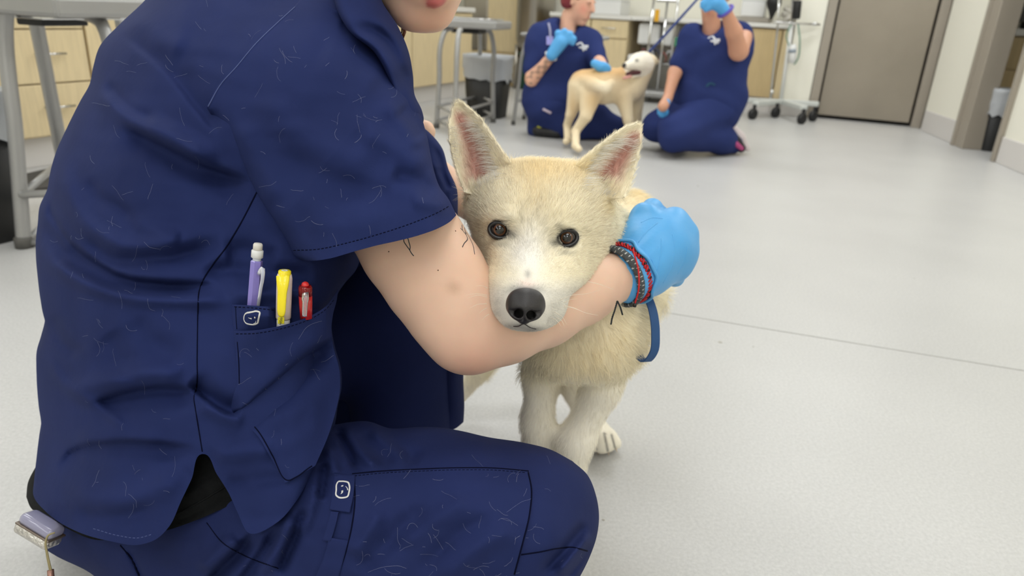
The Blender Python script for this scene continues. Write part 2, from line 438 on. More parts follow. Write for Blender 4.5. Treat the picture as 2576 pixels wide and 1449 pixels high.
class Wall:
    def __init__(s, A, e, n): s.A, s.e, s.n = A, e, n
    def p(s, a, b, z): return s.A+s.e*a+s.n*b+Zu*z
    def px(s, x, y, b=0.0):
        v = _ray(x, y); w = C0+v*((b-(C0-s.A)@s.n)/(v@s.n)); return float((w-s.A)@s.e), float(w[2])
    def box(s, mb, a0, a1, b0, b1, z0, z1, bev=0.0):
        return mb.box(s.p((a0+a1)/2, (b0+b1)/2, (z0+z1)/2), s.e*(a1-a0)/2, s.n*(b1-b0)/2, Zu*(z1-z0)/2, bev)
    def one(s, name, m, parent, *k, bev=0.004): return s.box(MB(), *k, bev).build(name, m, parent)
WB = Wall(DA, E2, N2); WL = Wall(LA, E1, N1)
WR0, WR1 = F(2322, 329), F(2500, 405); ER = (WR1-WR0)/np.linalg.norm(WR1-WR0); WR = Wall(WR0, ER, np.array([ER[1], -ER[0], 0]))
def struct(o): o['kind'] = 'structure'; return o
V = [(-6, -4, 0), (7, -4, 0), (7, 10, 0), (-6, 10, 0), (-6, -4, -.1), (7, -4, -.1), (7, 10, -.1), (-6, 10, -.1)]
BF = [[0, 1, 2, 3], [7, 6, 5, 4], [0, 4, 5, 1], [1, 5, 6, 2], [2, 6, 7, 3], [3, 7, 4, 0]]
floor_o = struct(mesh_obj('floor', V, BF, M_floor, None, False))
struct(mesh_obj('ceiling', [(x, y, z+CEIL+.1) for x, y, z in V], BF, M_ceil, None, False))
# weld line of the sheet floor and the scuffs on it
a, b_ = F(1500, 758), F(2700, 953)
MB().box((a+b_)/2+Zu*.0004, (b_-a)/2, np.cross(Zu, (b_-a)/np.linalg.norm(b_-a))*.0012, Zu*.0004).build('floor_seam', mat('seam_grey', S(160, 158, 154), .6), floor_o)
for x, y, r in ((1756, 468, .006), (1812, 861, .006), (1518, 1308, .0025), (1895, 872, .0025), (2300, 700, .0025)):
    MB().lathe(F(x, y), Zu, [(r, 0), (r*.9, .0003), (r*.5, .0006)], 10).build('scuff', mat('scuff_grey', S(165, 160, 152), .7), floor_o)
# ceiling lamps
for i_, (x, y) in enumerate(PANELS):
    t = empty('ceiling_light', (x, y, CEIL)); tag(t, 'white ceiling light panel, %s row from the front wall, %s of three' % (('first', 'second', 'third', 'fourth', 'fifth', 'sixth')[i_//3], ('left', 'middle', 'right')[i_ % 3]), 'ceiling light', 'ceiling light panels')
    MB().box((x, y, CEIL-.012), (.62, 0, 0), (0, .31, 0), (0, 0, .012), .004).build('frame', M_white, t)
    MB().box((x, y, CEIL-.027), (.57, 0, 0), (0, .26, 0), (0, 0, .003)).build('diffuser', mat('lit_diffuser', (1, .97, .92), .5, emis=1.6), t)
# back wall with the steel door
mb = MB(); WB.box(mb, -.292, -.075, -.66, 0, 0, CEIL); WB.box(mb, LD+.075, LD+.16, -.66, 0, 0, CEIL); WB.box(mb, -.292, LD+.16, -.66, 0, 2.12, CEIL)
WB.box(mb, -.075, LD+.075, -.66, -.5, 0, 2.12)
struct(mb.build('wall_back', M_wall))
mb = MB(); WB.box(mb, -8.0, -.294, -.70, -.62, 0, CEIL); struct(mb.build('wall_behind_counter', M_wall))
mb = MB(); WL.box(mb, -8, 6, -1.06, -.95, 0, CEIL); struct(mb.build('wall_left', M_wall))
aD = 1.02
mb = MB(); WR.box(mb, -.05, WR.px(2402, 340)[0], -.14, 0, 0, CEIL); struct(mb.build('wall_right', M_wall))
aj0 = WR.px(2402, 360)[0]; _j = F(2470, 378)-WR0; aj1 = float(_j@WR.e); bj = float(_j@WR.n); an = WR.px(2503, 406)[0]
mb = MB(); WR.box(mb, an+.02, 9.0, -.10, 0, 0, CEIL); struct(mb.build('wall_right_near', M_wall))
mb = MB(); WR.box(mb, aj0, an, -.14, 0, 2.1, CEIL); struct(mb.build('wall_over_doorway', M_wall))
mb = MB(); WR.box(mb, -.02, aj0-.002, 0.001, .012, 0, .16, .006); struct(mb.build('baseboard_right', M_cove))
mb = MB(); WR.box(mb, an+.03, 9, 0.001, .012, 0, .16, .006); struct(mb.build('baseboard_near', M_cove))
mb = MB(); WB.box(mb, -.29, -.078, .001, .012, 0, .12, .005); WB.box(mb, LD+.078, LD+.16, .001, .012, 0, .16, .005); struct(mb.build('baseboard_back', M_cove))
for a0, a1, nm in ((aj0, aj1, 'trim_1'), (an-.01, an+.025, 'trim_2')):
    mb = MB(); WR.box(mb, a0, a1, bj if nm == 'trim_1' else -.10, .03, 0, 2.1, .006)
    if nm == 'trim_1': WR.box(mb, a0+.03, a0+.07, -.05, .045, 0, 2.1, .006)
    struct(mb.build(nm, M_frame))
# walls that close the room behind the camera
mb = MB(); mb.box((0, -3.6, CEIL/2), (6, 0, 0), (0, .06, 0), (0, 0, CEIL/2)); struct(mb.build('wall_front', M_wall))
mb = MB(); mb.box((5.6, 3, CEIL/2), (.06, 0, 0), (0, 7, 0), (0, 0, CEIL/2)); struct(mb.build('wall_far_right', M_wall))
mb = MB(); mb.box((4.5, 8.6, CEIL/2), (2, 0, 0), (0, .06, 0), (0, 0, CEIL/2)); struct(mb.build('wall_far_back', M_wall))
d1 = empty('door_1', WB.p(LD/2, -.03, 0)); d1['kind'] = 'structure'
WB.one('door_leaf', mat('door_steel', S(160, 152, 141), .36, 1.0, brushed=True, noise=(1.6, .88, 1.08)), d1, .012, LD-.016, -.07, -.028, .03, 2.04)
for nm, k in (('door_jamb', (-.07, 0, -.12, .015, 0, 2.12)), ('door_jamb', (LD, LD+.07, -.12, .015, 0, 2.12)), ('door_head', (-.07, LD+.07, -.12, .015, 2.05, 2.12))): WB.one(nm, M_frame, d1, *k)
WB.one('door_gap', M_gap, d1, 0, LD, -.12, -.075, 0, 2.06)
WB.one('door_handle', M_chrome, d1, .05, .09, -.03, .02, .98, 1.12)

# ------------------------------------------------------------------ cabinets
def cabinet(wall, a0, a1, label, fronts, mt, zt=.695, handle=True, dep=.58, lock=False):
    """fronts: list of (z0, z1, kind)"""
    t = empty('cabinet', wall.p((a0+a1)/2, -dep/2, 0)); tag(t, label, 'cabinet', None)
    wall.one('carcass', mt, t, a0+.001, a1-.001, -dep, -.022, .13, zt, bev=.002)
    wall.one('toe_kick', M_cove, t, a0+.001, a1-.001, -dep, -.06, .0, .13, bev=.002)
    for z0, z1, kd in fronts:
        fr = wall.one('drawer' if kd == 'drawer' else 'door', mt, t, a0+.004, a1-.004, -.02, 0, z0+.003, z1-.003, bev=.003)
        c = (a0+a1)/2
        if kd == 'drawer':
            zc = z0+(z1-z0)*.56; w = .065
            mb = MB().tube([wall.p(c-w, .028, zc), wall.p(c+w, .028, zc)], .005, 8)
            for s in (-.8, .8): mb.tube([wall.p(c+s*w, 0, zc), wall.p(c+s*w, .028, zc)], .004, 6)
            mb.build('handle', M_chrome, fr, True)
            if lock:
                MB().lathe(wall.p(c-.02, 0, z1-.045), wall.n, [(.013, 0), (.013, .006), (.009, .009), (.008, .004)], 14).build('lock', M_chrome, fr, True)
        elif handle:
            MB().tube([wall.p(a1-.05, .025, z1-.17), wall.p(a1-.05, .025, z1-.05)], .005, 8).build('handle', M_chrome, fr, True)
    return t
cabinet(WL, .012, .375, 'maple drawer unit with round locks behind the grey steel stand', [(.135, .353, 'drawer'), (.353, .572, 'drawer'), (.572, .69, 'drawer')], M_maple, lock=True)
cabinet(WL, -.5, .008, 'maple cabinet behind the black bin at the left edge', [(.135, .69, 'door')], M_maple)
cabinet(WL, .38, 1.1, 'maple cabinet hidden mostly behind the crouching person\'s back', [(.135, .69, 'door')], M_maple)
k = 1.104
for lab in ('maple cabinet far along the left counter, nearest of three', 'pale maple cabinet under the distant steel stand', 'pale maple cabinet at the far corner beside the white-lined bin'):
    cabinet(WL, k, k+.95, lab, [(.135, .69, 'door')], M_maple, handle=False); k += .954
wt = tag(WL.one('worktop', M_top, None, -.5, k+.02, -.94, .015, .697, .735, bev=.006), 'long white worktop on the left row of maple cabinets', 'worktop')
cR0 = WB.px(1866, 150)[0]; cR1 = -.30
cabinet(WB, cR0-.32, cR0, 'tan laminate cabinet hidden behind the person with raised arm', [(.135, .69, 'door')], M_maple_d, handle=False)
cabinet(WB, cR0+.002, cR1-.08, 'tan laminate cabinet front behind the wheeled drip stand', [(.13, .69, 'door')], M_maple_d, handle=False)
cabinet(WB, cR1-.078, cR1, 'narrow tan laminate filler beside the steel door', [(.13, .69, 'panel')], M_maple, handle=False)
aM0, aM1 = WB.px(1487, 60)[0], WB.px(1582, 60)[0]
cM = cabinet(WB, aM0, aM1, 'maple cabinet with one drawer behind the seated person', [(.135, .53, 'door'), (.535, .69, 'drawer')], M_maple, handle=False)
cabinet(WB, aM0-.40, aM0-.004, 'maple cabinet behind the seated person\'s shoulder', [(.135, .69, 'door')], M_maple, handle=False)
tag(WB.one('worktop', M_top, None, aM0-.41, aM1+.02, -.6, .015, .697, .735, bev=.006), 'white worktop piece over the maple cabinet with drawer', 'worktop')
tag(WB.one('worktop', M_top, None, aM1+.022, cR1, -.6, .02, .70, .735, bev=.006), 'white worktop spanning the equipment bay and the tan cabinets', 'worktop')
# far room through the doorway
t = empty('cabinet', (3.95, 5.9, 0)); tag(t, 'tan drawer cabinet seen through the doorway on the right', 'cabinet')
fx = Wall(np.array([3.35, 5.75, 0]), np.array([.95, -.31, 0]), np.array([-.31, -.95, 0]))
fx.one('carcass', M_maple_d, t, 0, 1.6, -.5, -.02, .02, .74)
for z0, z1 in ((.03, .27), (.275, .5), (.505, .73)): fx.one('drawer', M_maple_d, t, .01, 1.58, -.02, 0, z0, z1)
tag(fx.one('worktop', M_top, None, -.02, 1.62, -.52, .02, .742, .79), 'white counter edge over the drawers seen through the doorway', 'worktop')
t = empty('monitor', fx.p(.5, -.2, .79)); tag(t, 'black monitor standing on the counter through the doorway', 'monitor')
fx.one('screen', M_screen, t, .1, .9, -.25, -.2, .84, 1.3); fx.one('stand', M_black, t, .4, .6, -.35, -.15, .79, .84)

# ------------------------------------------------------------------ bins
def bin_(base, hw, hd, h, e, label, liner=.45, taper=.82, group=None):
    base = np.asarray(base); e = np.asarray(e, float); n = np.array([e[1], -e[0], 0])
    t = empty('waste_bin', base); tag(t, label, 'bin')
    def ring(s, z, off=0): 
        r = []
        for k in range(24):
            a = 2*math.pi*k/24; c, q = math.cos(a), math.sin(a); m = (abs(c)**5+abs(q)**5)**(-.2)
            r.append(base+e*(hw*s+off)*c*m+n*(hd*s+off)*q*m+Zu*z)
        return r
    R = [ring(taper, 0), ring(taper, .005), ring(1, h), ring(.97, h), ring(taper*.95, .02)]
    Fc = [[j*24+k, j*24+(k+1) % 24, (j+1)*24+(k+1) % 24, (j+1)*24+k] for j in range(4) for k in range(24)]+[list(range(24))[::-1], [96+k for k in range(24)]]
    mesh_obj('body', np.array(sum(R, [])), Fc, M_black, t)
    rr = random.Random(3); L = []
    for j in range(7):
        f = j/6; z = h+.012-f*h*liner; s = taper+(1-taper)*(z/h)
        rg = ring(s, z, .006+.004*f); L.append([p+np.array([rr.uniform(-1, 1)*.004*(1+f), rr.uniform(-1, 1)*.004, rr.uniform(-1, .4)*.035*(f if j == 6 else f*.2)]) for p in rg])
    top = ring(.9, h-.05); L = [top, ring(.95, h+.01)]+L
    Fc = [[j*24+k, j*24+(k+1) % 24, (j+1)*24+(k+1) % 24, (j+1)*24+k] for j in range(len(L)-1) for k in range(24)]
    o = mesh_obj('liner', np.array(sum(L, [])), Fc, M_liner, t)
    o['label'] = 'white plastic liner folded over the rim'
    return t
bb = F(1222, 298); bin_(bb+np.array([0, .12, 0]), .165, .13, .42, E2, 'black waste bin with white liner behind the dog\'s ear', .38, .8)
bb = F(-165, 640); bin_(bb+np.array([.0, .17, 0]), .135, .15, .44, E1, 'black waste bin with white liner at the left edge', .3, .84)
bb = F(2497, 383); bin_(bb+np.array([.06, .08, 0]), .085, .12, .4, ER*-1, 'black waste bin with white liner in the doorway', .42, .82)

# ------------------------------------------------------------------ steel stands (small tables on tube legs)
def stand(P4, zt, hw, hd, e, label, leg_r, rails, thick=.05, lip=True):
    c = np.mean([np.asarray(p) for p in P4], 0); e = np.asarray(e, float); n = np.array([e[1], -e[0], 0])
    t = empty('steel_stand', c); tag(t, label, 'stand')
    MB().box(c+Zu*(zt-thick/2), e*hw, n*hd, Zu*thick/2, .012).build('top', M_greym, t, False)
    mb = MB()
    R = [(hw*.86, hd*.86, zt), (hw*.9, hd*.9, zt+.012), (hw*.8, hd*.8, zt+.012), (hw*.74, hd*.74, zt-.004)]
    Vv = []; 
    for a, b, z in R:
        for k in range(32):
            an_ = 2*math.pi*k/32; cc, q = math.cos(an_), math.sin(an_); m = (abs(cc)**4+abs(q)**4)**(-.25); Vv.append(c+e*a*cc*m+n*b*q*m+Zu*z)
    Fc = [[j*32+k, j*32+(k+1) % 32, (j+1)*32+(k+1) % 32, (j+1)*32+k] for j in range(3) for k in range(32)]+[[96+k for k in range(32)]]
    mesh_obj('basin', np.array(Vv), Fc, M_chrome, t)
    for p in P4:
        p = np.asarray(p); tp = c+(p-c)*.86+Zu*(zt-thick); d = (c-p); d[2] = 0; d = d/np.linalg.norm(d)
        pts = [p+Zu*.012, p*.5+tp*.5-Zu*.02, tp-Zu*.07, tp-Zu*.02+d*.025, tp+d*.09-Zu*.004]
        o = MB().tube(cr(pts, 22), leg_r, 12).build('leg', M_greym, t, True)
        MB().lathe(p, Zu, [(leg_r*1.25, 0), (leg_r*1.25, .025), (leg_r*1.05, .03)], 14).build('foot', mat('grey_rubber', S(88, 86, 82), .6), o, True)
    for z in rails:
        f = z/zt*.86*.16; 
        Pz = [np.asarray(p)+(c-np.asarray(p))*(.14*z/zt)+Zu*z for p in P4]
        for i, j in ((0, 1), (1, 2), (2, 3), (3, 0)): MB().tube([Pz[i], Pz[j]], leg_r*.62, 8).build('rail', M_greym, t, True)
    o = MB().box(c+Zu*(zt-thick-.02), e*.09, n*.09, Zu*.012, .004); o.build('bracket', M_black, t)
    return t
Ys = 2.06
sc0 = WY(90, 8, 2.32); st1 = empty('steel_stand', np.array([sc0[0], sc0[1], 0])); tag(st1, 'grey steel stand with tube legs beside the black bin at left', 'stand')
es = np.array([.96, -.28, 0]); ns = np.array([-.28, -.96, 0]); rt = WY(290, 8, 2.2); zt_ = rt[2]+.012; tc_ = rt-es*.235-ns*.0; tc_[2] = zt_-.025
MB().box(tc_, es*.235, ns*.20, Zu*.028, .012).build('top', M_greym, st1)
MB().box(tc_-Zu*.034-es*.05, es*.16, ns*.14, Zu*.005, .003).build('underframe', M_chrome, st1)
MB().box(tc_-Zu*.048-es*.01, es*.05, ns*.08, Zu*.012, .004).build('bracket', M_black, st1)
def leg_(pts, r, nm='leg', foot=True):
    o = MB().tube(cr(pts, 26), r, 14).build(nm, M_greym, st1, True)
    if foot: MB().lathe(np.array([pts[0][0], pts[0][1], 0]), Zu, [(r*1.2, 0), (r*1.2, .03), (r*1.02, .035)], 14).build('foot', mat('grey_rubber', S(88, 86, 82), .6), o, True)
A0 = F(62, 622); A1 = WY(14, 36, 2.10); leg_([A0+Zu*.01, A0*.5+A1*.5, A1, A1+Zu*.05+es*.02], .0205)
B1 = WY(84, 20, 2.5); B0 = np.array([B1[0]-.004, B1[1]+.02, 0]); leg_([B0+Zu*.01, B0*.5+B1*.5, B1], .0225)
C1 = WY(268, 90, 2.18); C0_ = np.array([C1[0]+.03, C1[1]-.01, 0]); leg_([C0_+Zu*.01, C0_*.4+C1*.6, C1, WY(258, 62, 2.2), WY(235, 44, 2.24), WY(190, 34, 2.3), WY(140, 30, 2.34)], .0185)
D1 = WY(300, 40, 2.58); D0 = np.array([D1[0]+.03, D1[1]+.02, 0]); leg_([D0+Zu*.01, D0*.5+D1*.5, D1], .0185)
for y_ in (490, 611):
    p = WY(64 if y_ > 550 else 55, y_, 2.03); q1 = B0*(1-p[2]/B1[2])+B1*p[2]/B1[2]; q1[2] = p[2]; q2 = C0_.copy(); q2[2] = p[2]; q3 = D0.copy(); q3[2] = p[2]
    for u_, v_ in ((p, q2), (q2, q3), (q3, q1), (q1, p)): MB().tube([u_, v_], .0115, 10).build('rail', M_greym, st1, True)
g0 = F(1100, 318); g1 = F(1160, 330); g2 = F(1243, 305)
stand([F(1098, 322), F(1142, 345), F(1240, 308), F(1205, 290)], .668, .235, .2, np.array([.97, -.22, 0]), 'grey steel stand with tray top behind the dog\'s left ear', .016, (.05, .14))
h0 = F(1292, 312)
stand([F(1291, 314), F(1318, 300), F(1500, 300), F(1512, 318)], .60, .29, .14, np.array([.97, -.24, 0]), 'grey steel stool with thin round legs behind the seated person', .012, (.16,), thick=.025)

# ------------------------------------------------------------------ back wall equipment
def ab(x, y, b=0.0): return WB.px(x, y, b)
# wash tub on the back wall, left
t = empty('wash_tub', WB.p(-2.75, -.3, 0)); tag(t, 'large stainless wash tub against the back wall beyond the seated person', 'tub')
a0, a1 = ab(1285, 60)[0], ab(1356, 60)[0]
Vv = []; 
mb = MB()
for j, (z, s) in enumerate(((.36, .55), (.38, .8), (.46, .96), (.56, 1.0), (.95, 1.0), (.96, 1.04), (.98, 1.04), (.98, .94), (.6, .9), (.5, .8))):
    for k in range(28):
        an_ = 2*math.pi*k/28; c_, q = math.cos(an_), math.sin(an_); m = (abs(c_)**4+abs(q)**4)**(-.25)
        Vv.append(WB.p((a0+a1)/2+(a1-a0)*.46*s*c_*m, -.28+.27*s*q*m, z))
Fc = [[j*28+k, j*28+(k+1) % 28, (j+1)*28+(k+1) % 28, (j+1)*28+k] for j in range(9) for k in range(28)]+[list(range(28))[::-1], [252+k for k in range(28)]]
mesh_obj('basin', np.array(Vv), Fc, M_steel, t)
for da in (-.36, .36):
    for db in (-.48, -.08): MB().tube([WB.p((a0+a1)/2+da*(a1-a0), db, 0), WB.p((a0+a1)/2+da*(a1-a0), db, .42)], .02, 10).build('leg', M_steel, t, True)
a0, a1 = ab(1204, 60)[0], ab(1286, 60)[0]
t = empty('tall_cabinet', WB.p((a0+a1)/2, -.3, 0)); tag(t, 'tall pale maple cabinet panel beside the stainless tub', 'cabinet')
WB.one('carcass', M_maple, t, a0, a1, -.55, -.22, .0, 1.9); WB.one('door', M_maple, t, a0+.005, a1-.005, -.22, -.2, .33, 1.88)
WB.one('door', M_maple_d, t, a0+.005, a1-.005, -.22, -.2, .02, .325)
a0, a1 = ab(1150, 60)[0], ab(1204, 60)[0]
t = empty('splash_cabinet', WB.p((a0+a1)/2, -.3, 0)); tag(t, 'upright stainless splash cabinet beside the tall maple panel', 'cabinet')
WB.one('body', M_steel, t, a0-.06, a1-.004, -.42, -.24, .33, 1.8, bev=.03); WB.one('plinth', M_maple, t, a0-.06, a1-.004, -.42, -.26, 0, .325)
# green crate under the tub
a0, z0 = ab(1298, 205); a1, z1 = ab(1338, 110)
t = empty('green_bin', WB.p(a0+.1, -.2, 0)); tag(t, 'dark green plastic bin under the stainless tub', 'bin')
WB.one('body', M_green, t, a0, a1+.02, -.35, -.06, .0, .34, bev=.02); WB.one('rim', M_green, t, a0-.012, a1+.032, -.362, -.048, .325, .352, bev=.008)
# things on and under the worktop
def box_thing(name, label, cat, px0, px1, y0, y1, b0, b1, m, lid=None, zz=None):
    a0_, z1_ = ab(px0, y0, b1); a1_, z0_ = ab(px1, y1, b1)
    if zz: z0_, z1_ = zz
    t = empty(name, WB.p((a0_+a1_)/2, (b0+b1)/2, z0_)); tag(t, label, cat)
    WB.one('body', m, t, a0_, a1_, b0, b1, z0_, z1_-.012, bev=.008)
    WB.one('lid', lid or m, t, a0_-.004, a1_+.004, b0-.004, b1+.004, z1_-.012, z1_, bev=.004)
    return t
box_thing('storage_box', 'flat white box lying on the worktop behind the seated person', 'box', 1496, 1560, -30, 24, -.45, -.1, M_white, zz=(.736, .87))
box_thing('storage_box', 'white paper box on the far left of the middle worktop', 'box', 1440, 1490, -20, 30, -.4, -.15, M_white, zz=(.736, .84))
tr = empty('instrument_machine', WB.p(ab(1640, 150)[0], -.1, 0)); tag(tr, 'pale anaesthesia machine on a wheeled base between the two kneeling people', 'machine')
aa = lambda x: ab(x, 120)[0]
WB.one('base', M_greym, tr, aa(1622), aa(1702), -.3, .08, .05, .11, bev=.02)
for x in (1630, 1695):
    for b in (-.3, .02): MB().lathe(WB.p(aa(x), b, .025)-WB.e*.012, WB.e, [(.008, 0), (.025, .003), (.025, .021), (.008, .024)], 14).build('caster', M_black, tr, True)
for x, z in ((1634, .98), (1668, .86), (1694, 1.2)): MB().tube([WB.p(aa(x), .045, .1), WB.p(aa(x), .045, z)], .011, 10).build('pole', M_chrome, tr, True)
WB.one('body', M_white, tr, aa(1598), aa(1652), -.3, -.04, .5, .68, bev=.02)
WB.one('vaporizer', M_white, tr, aa(1582), aa(1622), -.2, .03, .2, .41, bev=.02)
WB.one('gauge_panel', M_white, tr, aa(1660), aa(1692), -.26, -.05, .5, .69, bev=.015)
WB.one('shelf', M_chrome, tr, aa(1600), aa(1705), -.3, .0, .34, .352)
WB.one('yellow_tag', mat('yellow_tag', S(226, 168, 28), .5), tr, aa(1641), aa(1652), .055, .06, .70, .80)
WB.one('crossbar', M_chrome, tr, aa(1640), aa(1690), .035, .06, .86, .885)
rr = random.Random(5)
for i, (x, c) in enumerate(((1612, S(120, 60, 60)), (1628, S(190, 190, 196)), (1644, S(60, 64, 90)), (1660, S(150, 80, 70)), (1676, S(200, 200, 205)), (1690, S(80, 84, 90)))):
    pts = [WB.p(aa(x), -.02, .36+rr.random()*.05), WB.p(aa(x)+.03, .02, .43+rr.random()*.05), WB.p(aa(x)+.07, 0, .40), WB.p(aa(x)+.05, -.05, .36)]
    MB().tube(cr(pts, 12), .007, 6).build('hose', mat('hose_%d' % i, c, .5), tr, True)
WB.one('green_strap', mat('strap_green', S(70, 140, 105), .6), tr, aa(1686), aa(1700), -.06, -.03, .5, .58)
bk = tag(WB.one('back_panel', mat('grey_panel', S(196, 194, 186), .6), None, aM1+.03, cR0-.33, -.615, -.59, .03, .69), 'pale grey panel at the back of the equipment bay', 'panel')
box_thing('tray_stack', 'shiny steel instrument tray on the right end of the worktop', 'tray', 1852, 1938, 20, 40, -.35, -.05, M_steel, zz=(.736, .78))
box_thing('storage_box', 'white box on the worktop above the steel tray', 'box', 1872, 1925, -30, 20, -.32, -.1, M_white, zz=(.781, .92))
c = WB.p(ab(1946, 10)[0], -.02, .80)
sdf_obj('hanging_bag', [cone(c+Zu*.22, c+Zu*.1, .035, .06, .02), cone(c+Zu*.1, c-Zu*.03, .055, .012, .02)], .008, M_black); 
tag(COL.objects['hanging_bag'], 'black rubber breathing bag hanging above the worktop end', 'bag')
c = WB.p(ab(2038, 30)[0]-.06, -.14, .762)
def crump(P): return .012*np.sin(P[:, 0]*90+3*np.sin(P[:, 2]*60))+.01*np.sin(P[:, 2]*110+P[:, 1]*70)
o = sdf_obj('crumpled_drape', [cone(c+Zu*.05-WB.e*.1, c+Zu*.09+WB.e*.02, .06, .08, .03), cone(c+Zu*.16, c+Zu*.25+WB.e*.05, .07, .04, .03)], .008, mat('paper_white', S(222, 218, 208), .8), extra=crump)
tag(o, 'crumpled white paper drape on the worktop by the steel door', 'drape')
# wheeled drip stand
iv = empty('drip_stand', F(1965, 290)); tag(iv, 'white wheeled drip stand with chrome rail beside the steel door', 'drip stand')
bc = F(1968, 285); zl = .12
def ivp(x, y): return F(x, y)
def nrm_(q): return q/np.linalg.norm(q)
cast = [(1858, 290), (1893, 300), (1950, 296), (2016, 312), (2044, 305)]
hub = F(1962, 292)+Zu*zl
for x, y in ((1858, 290), (2052, 300), (1893, 300), (2016, 312)):
    p = F(x, y)+Zu*.125; d = (p-hub)/np.linalg.norm(p-hub)
    MB().box((hub+p)/2, (p-hub)/2, np.cross(Zu, d)*.028, Zu*.02, .008).build('base_arm', mat('pale_grey_enamel', S(205, 208, 204), .4), iv)
for x, y in cast:
    p = F(x, y)
    o = MB().lathe(p+Zu*.043-WB.e*.018, nrm_(WB.e*.8+WB.n*.6), [(.012, 0), (.043, .004), (.043, .032), (.012, .036)], 18).build('caster', M_black, iv, True)
    MB().box(p+Zu*.095, WB.e*.014, WB.n*.016, Zu*.022, .004).build('caster_fork', M_black, o)
y0 = hub[1]
MB().tube([WY(1963, 262, y0), WY(1992, 60, y0)], .017, 12).build('pole', mat('white_enamel', S(222, 222, 218), .35), iv, True)
MB().tube([WY(1938, 250, y0), WY(1957, 60, y0), WY(1962, -60, y0)], .009, 10).build('pole', M_chrome, iv, True)
MB().tube([WY(1992, 60, y0), WY(1999, -70, y0)], .012, 10).build('upper_pole', M_chrome, iv, True)
MB().lathe(WY(2002, 48, y0-.03), WY(2006, 8, y0-.03)-WY(2002, 48, y0-.03), [(.03, 0), (.034, .01), (.034, .13), (.03, .14)], 18).build('pump', M_black, iv, True)
MB().tube([WY(1944, 55, y0-.02), WY(2063, 62, y0-.02)], .008, 8).build('rail', M_chrome, iv, True)
MB().lathe(WY(2050, 60, y0-.02)-WB.e*.02, WB.e, [(.006, 0), (.015, .006), (.015, .034), (.006, .04)], 12).build('knob', M_chrome, iv, True)
MB().tube(cr([WY(1990, 62, y0-.03), WY(1978, 90, y0-.04), WY(1985, 115, y0-.03)], 12), .005, 6).build('hose', mat('hose_green', S(110, 150, 130), .5), iv, True)
MB().tube(cr([WY(2008, 60, y0-.02), WY(2012, 110, y0-.02), WY(2006, 150, y0-.02), WY(1998, 162, y0-.03)], 14), .006, 6).build('hose', mat('hose_green', S(110, 150, 130), .5), iv, True)
MB().lathe(WY(1993, 160, y0-.05), WY(1995, 112, y0-.05)-WY(1993, 160, y0-.05), [(.012, 0), (.026, .012), (.03, .06), (.03, .13), (.02, .15)], 18).build('bottle', M_white, iv, True)
MB().lathe(WY(1993, 150, y0-.05), WY(1995, 112, y0-.05)-WY(1993, 160, y0-.05), [(.031, .055), (.031, .085)], 18).build('bottle_label', mat('label_grey', S(150, 160, 170), .5), iv, True)
for x in (1942,): MB().lathe(WY(x, 235, y0), WY(x, 225, y0)-WY(x, 235, y0), [(.015, 0), (.017, .01), (.012, .03)], 14).build('collar', M_chrome, iv, True)
# thin dark grey slab lying on the floor by the drawers
q = [F(50, 447), F(150, 424), F(150, 476), F(40, 486)]
V = [p+Zu*.001 for p in q]+[p+Zu*.012 for p in q]
tag(mesh_obj('floor_slab', np.array(V), [[0, 1, 2, 3][::-1], [4, 5, 6, 7], [0, 1, 5, 4], [1, 2, 6, 5], [2, 3, 7, 6], [3, 0, 4, 7]][::1], mat('dark_grey', S(62, 60, 58), .7), None, False), 'thin dark grey slab on the floor in front of the maple drawers', 'mat')
# ------------------------------------------------------------------ the person holding the dog
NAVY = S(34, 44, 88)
M_scrub = mat('navy_twill', NAVY, .82, noise=(9, .86, 1.1), bump=(75, .35, .0012), weave=900, sheen=.05, spec=.1)
M_scrub2 = mat('navy_twill_pants', S(33, 42, 84), .82, noise=(9, .86, 1.1), bump=(75, .35, .0012), weave=900, sheen=.05, spec=.1)
M_seam = mat('navy_thread', S(11, 14, 36), .9, spec=.05)
def wr(x, y, a=.0009): return a*(np.sin(.031*x+.047*y+2.2*np.sin(.012*x-.019*y))*np.sin(.022*y-.015*x+1.5*np.sin(.017*x))+.6*np.sin(.06*x-.05*y+2.5*np.sin(.02*y+.013*x))*np.sin(.027*x+.041*y))
M_blackcloth = mat('black_knit', S(20, 21, 22), .9, noise=(60, .7, 1.3), bump=(400, .5, .001), sheen=.1, spec=.1)
M_skin = mat('skin', (.7, .44, .32, 1), .48, attr='col', sss=.35, noise=(26, .96, 1.03), bump=(420, .1, .0004), spec=.35)
M_glove = mat('nitrile_blue', S(84, 166, 226), .42, bump=(130, .22, .0012), sss=.1)
M_logo = mat('reflective_print', S(214, 212, 208), .45)
SKIN = np.array(S(234, 196, 172)[:3]); AO = .035

# --- body: one continuous surface (head, neck, trunk, right arm and hand core, left arm, legs)
P_ = lambda x, y, d: W(x, y, d)
r_ = lambda px, d: px*d/FPX
arm = [(954, 497, .69, 122), (1040, 620, .672, 131), (1095, 700, .670, 129), (1142, 773, .670, 121), (1180, 822, .672, 117), (1260, 798, .69, 118), (1360, 762, .728, 111), (1460, 727, .775, 90), (1562, 693, .815, 59), (1625, 668, .84, 57)]
arm = [(x, y, d+AO*min(1, max(0, (1562-x)/250)), r) for x, y, d, r in arm]
A = [(P_(x, y, d), r_(r, d)) for x, y, d, r in arm]
body = []
for (p, rp), (q, rq) in zip(A[:-1], A[1:]): body.append(cone(p, q, rp, rq, .008))
sh_r = P_(850, 300, .78)
body += [cone(sh_r, P_(954, 497, .725), .05, .048, .02)]
neck0, neck1 = P_(880, 30, .86), P_(985, -120, .85)
hip = P_(420, 1190, .86); waist = P_(480, 700, .86); chest = P_(720, 280, .87)
